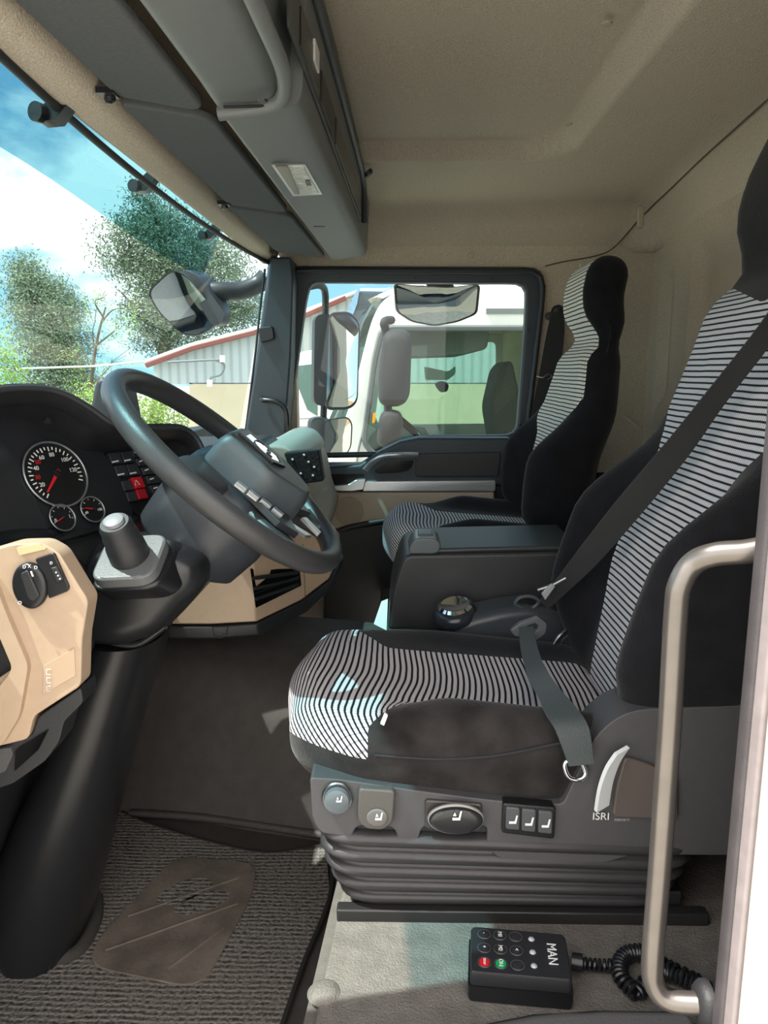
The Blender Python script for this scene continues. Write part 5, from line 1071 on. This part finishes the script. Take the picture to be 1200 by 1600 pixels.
tag(ob('power_line', tube([P(u, v, Y=16) for u, v in ((-260, 582), (0, 577), (150, 572), (236, 564))], 0.022, 5), mat('pale line', 'c9ccca', 0.5)), 'pale power line crossing in front of the trees beyond the windscreen', 'power line')
# trees
BARK = mat('bark', '6a6052', 0.9, bump=0.5, bscale=12, var=0.2, vscale=6)
def leafm(n, c): return mat(n, c, 0.6, var=0.35, vscale=3, spec=0.3)
def tree(nm, lab, cat, trunk, blobs, m, nleaf, size, grp=None, lsize=0.10):
    base = trunk[0]; t_ = thing(nm, lab, cat, V((base.x, base.y, GZ)), grp)
    tb = tube(spline(trunk, 6), lambda q: size*(1-0.75*q), 8)
    rnd_ = random.Random(hash(lab) % 1000 if False else len(lab)*7+nleaf)
    brs = []
    for c, r in blobs:
        p0 = min(spline(trunk, 6), key=lambda q: (q-(c-ZV*r[2]*1.3)).length); mid = p0.lerp(c, 0.5)+V((rnd_.uniform(-.2, .2), rnd_.uniform(-.2, .2), 0.1))
        brs.append(tube(spline([p0, mid, c], 4), lambda q: size*0.35*(1-0.8*q), 6))
        for k in range(4):
            e = c+V((rnd_.gauss(0, r[0]*.5), rnd_.gauss(0, r[1]*.5), rnd_.gauss(0, r[2]*.5))); brs.append(tube([mid.lerp(c, 0.5), e], size*0.08, 4))
    ob('trunk', join(tb, *brs), BARK, t_, angle=180)
    tot = sum(r[0]*r[2] for c, r in blobs); vs_, fs_ = [], []
    for c, r in blobs:
        cnt = int(nleaf*r[0]*r[2]/tot)
        for cl in range(max(1, cnt//22)):
            while True:
                d = V((rnd_.uniform(-1, 1), rnd_.uniform(-1, 1), rnd_.uniform(-1, 1)))
                if d.length < 1: break
            cc2 = c+V((d.x*r[0], d.y*r[1], d.z*r[2]))
            for k in range(22):
                p = cc2+V((rnd_.gauss(0, .13), rnd_.gauss(0, .13), rnd_.gauss(-0.02, .12)))*(lsize/0.08)
                a = V((rnd_.uniform(-1, 1), rnd_.uniform(-1, 1), rnd_.uniform(-1, 0.3))).normalized()*lsize; b = a.orthogonal().normalized()*lsize*0.32
                i = len(vs_); vs_ += [p-a*.5, p+b*.5, p+a*.5, p-b*.5]; fs_.append((i, i+1, i+2, i+3))
    me = bpy.data.meshes.new('foliage'); o0 = root_loc(t_); me.from_pydata([tuple(v-o0) for v in vs_], [], fs_); me.materials.append(m)
    o = bpy.data.objects.new('foliage', me); C.objects.link(o); o.parent = t_
    return t_
def B(u, v, Y, rx, rz, ry=None): return (P(u, v, Y=Y), (rx, ry or rx, rz))
TG = 'tall trees beyond the windscreen'
L1 = leafm('dusky green leaves', '72836c'); L2 = leafm('grey green leaves', '7c8d74'); L3 = leafm('fresh green leaves', '8fae4e')
Yt = 20
tree('eucalyptus_tree', 'tall loose leaved tree rising behind the shed and the front mirror', 'tree', [P(240, 700, Y=Yt), P(250, 600, Y=Yt), P(262, 480, Y=Yt), P(258, 400, Y=Yt), P(250, 350, Y=Yt)],
     [B(240, 345, Yt, .8, .5), B(205, 360, Yt, .8, .4), B(190, 400, Yt, .7, .5), B(265, 380, Yt, 1.0, .9), B(230, 415, Yt, .8, .6), B(255, 450, Yt, 1.0, .9), B(300, 420, Yt, 1.0, .9), B(340, 390, Yt, 0.9, .7), B(350, 450, Yt, 1.0, .7), B(240, 500, Yt, .8, .8), B(275, 510, Yt, .9, .8), B(330, 500, Yt, .9, .6), B(385, 480, Yt, .7, .5), B(230, 310, Yt, .5, .3)], L1, 36000, 0.20, TG, 0.10)
tree('eucalyptus_tree', 'medium dense tree at the left of the windscreen view, with a rounded top', 'tree', [P(95, 760, Y=19), P(90, 620, Y=19), P(80, 520, Y=19), P(60, 450, Y=19)],
     [B(40, 430, 19, .45, .5), B(60, 450, 19, .6, .5), B(35, 475, 19, .45, .5), B(75, 485, 19, .7, .7), B(100, 480, 19, .5, .5), B(65, 530, 19, .7, .7), B(100, 540, 19, .7, .8), B(85, 590, 19, .7, .7), B(105, 640, 19, .6, .6), B(120, 590, 19, .5, .5)], L2, 24000, 0.15, TG, 0.095)
tree('bare_branched_tree', 'sparse thin branched tree between the two leafy trees', 'tree', [P(150, 760, Y=17), P(142, 620, Y=17), P(150, 540, Y=17), P(165, 480, Y=17)],
     [B(150, 500, 17, .5, .5), B(185, 510, 17, .45, .4), B(175, 560, 17, .5, .5), B(130, 560, 17, .4, .5), B(200, 480, 17, .4, .4), B(165, 465, 17, .4, .3)], L3, 900, 0.07, TG, 0.06)
tree('green_bush', 'bright green shrubs under the steering wheel rim line beyond the windscreen', 'shrub', [P(260, 760, Y=16), P(255, 700, Y=16), P(250, 660, Y=16)],
     [B(245, 640, 16, .5, .4), B(275, 660, 16, .4, .4), B(225, 665, 16, .5, .5), B(260, 690, 16, .6, .4), B(235, 700, 16, .6, .4)], L3, 5000, 0.06, None, 0.08)
tree('green_bush', 'loose green shrubs below the trees at the left edge of the windscreen view', 'shrub', [P(110, 780, Y=15), P(110, 700, Y=15), P(110, 660, Y=15)],
     [B(0, 560, 15, .35, .5), B(15, 600, 15, .4, .5), B(140, 640, 15, .5, .5), B(110, 670, 15, .6, .4), B(60, 670, 15, .6, .4)], L3, 5000, 0.06, None, 0.08)
# what the mirrors look back on: a hedge and an earth bank far behind
tree('roadside_hedge', 'green trees far behind, seen only in the side mirror', 'hedge', [V((36, 16, GZ)), V((36, 16, -1)), V((36, 16, 0.6))], [(V((36, 10+3*k, -0.2+0.4*(k % 2))), (1.5, 2.0, 1.6)) for k in range(6)], L3, 9000, 0.2, None, 0.2)
tag(ob('earth_bank', prism([V((20, -10, GZ)), V((24, -10, -1.0)), V((30, -10, GZ))], (0, 50, 0)), mat('orange earth', 'a5825c', 0.95, var=0.1, vscale=2)), 'orange earth bank far behind, seen only in the side mirror', 'earth bank')
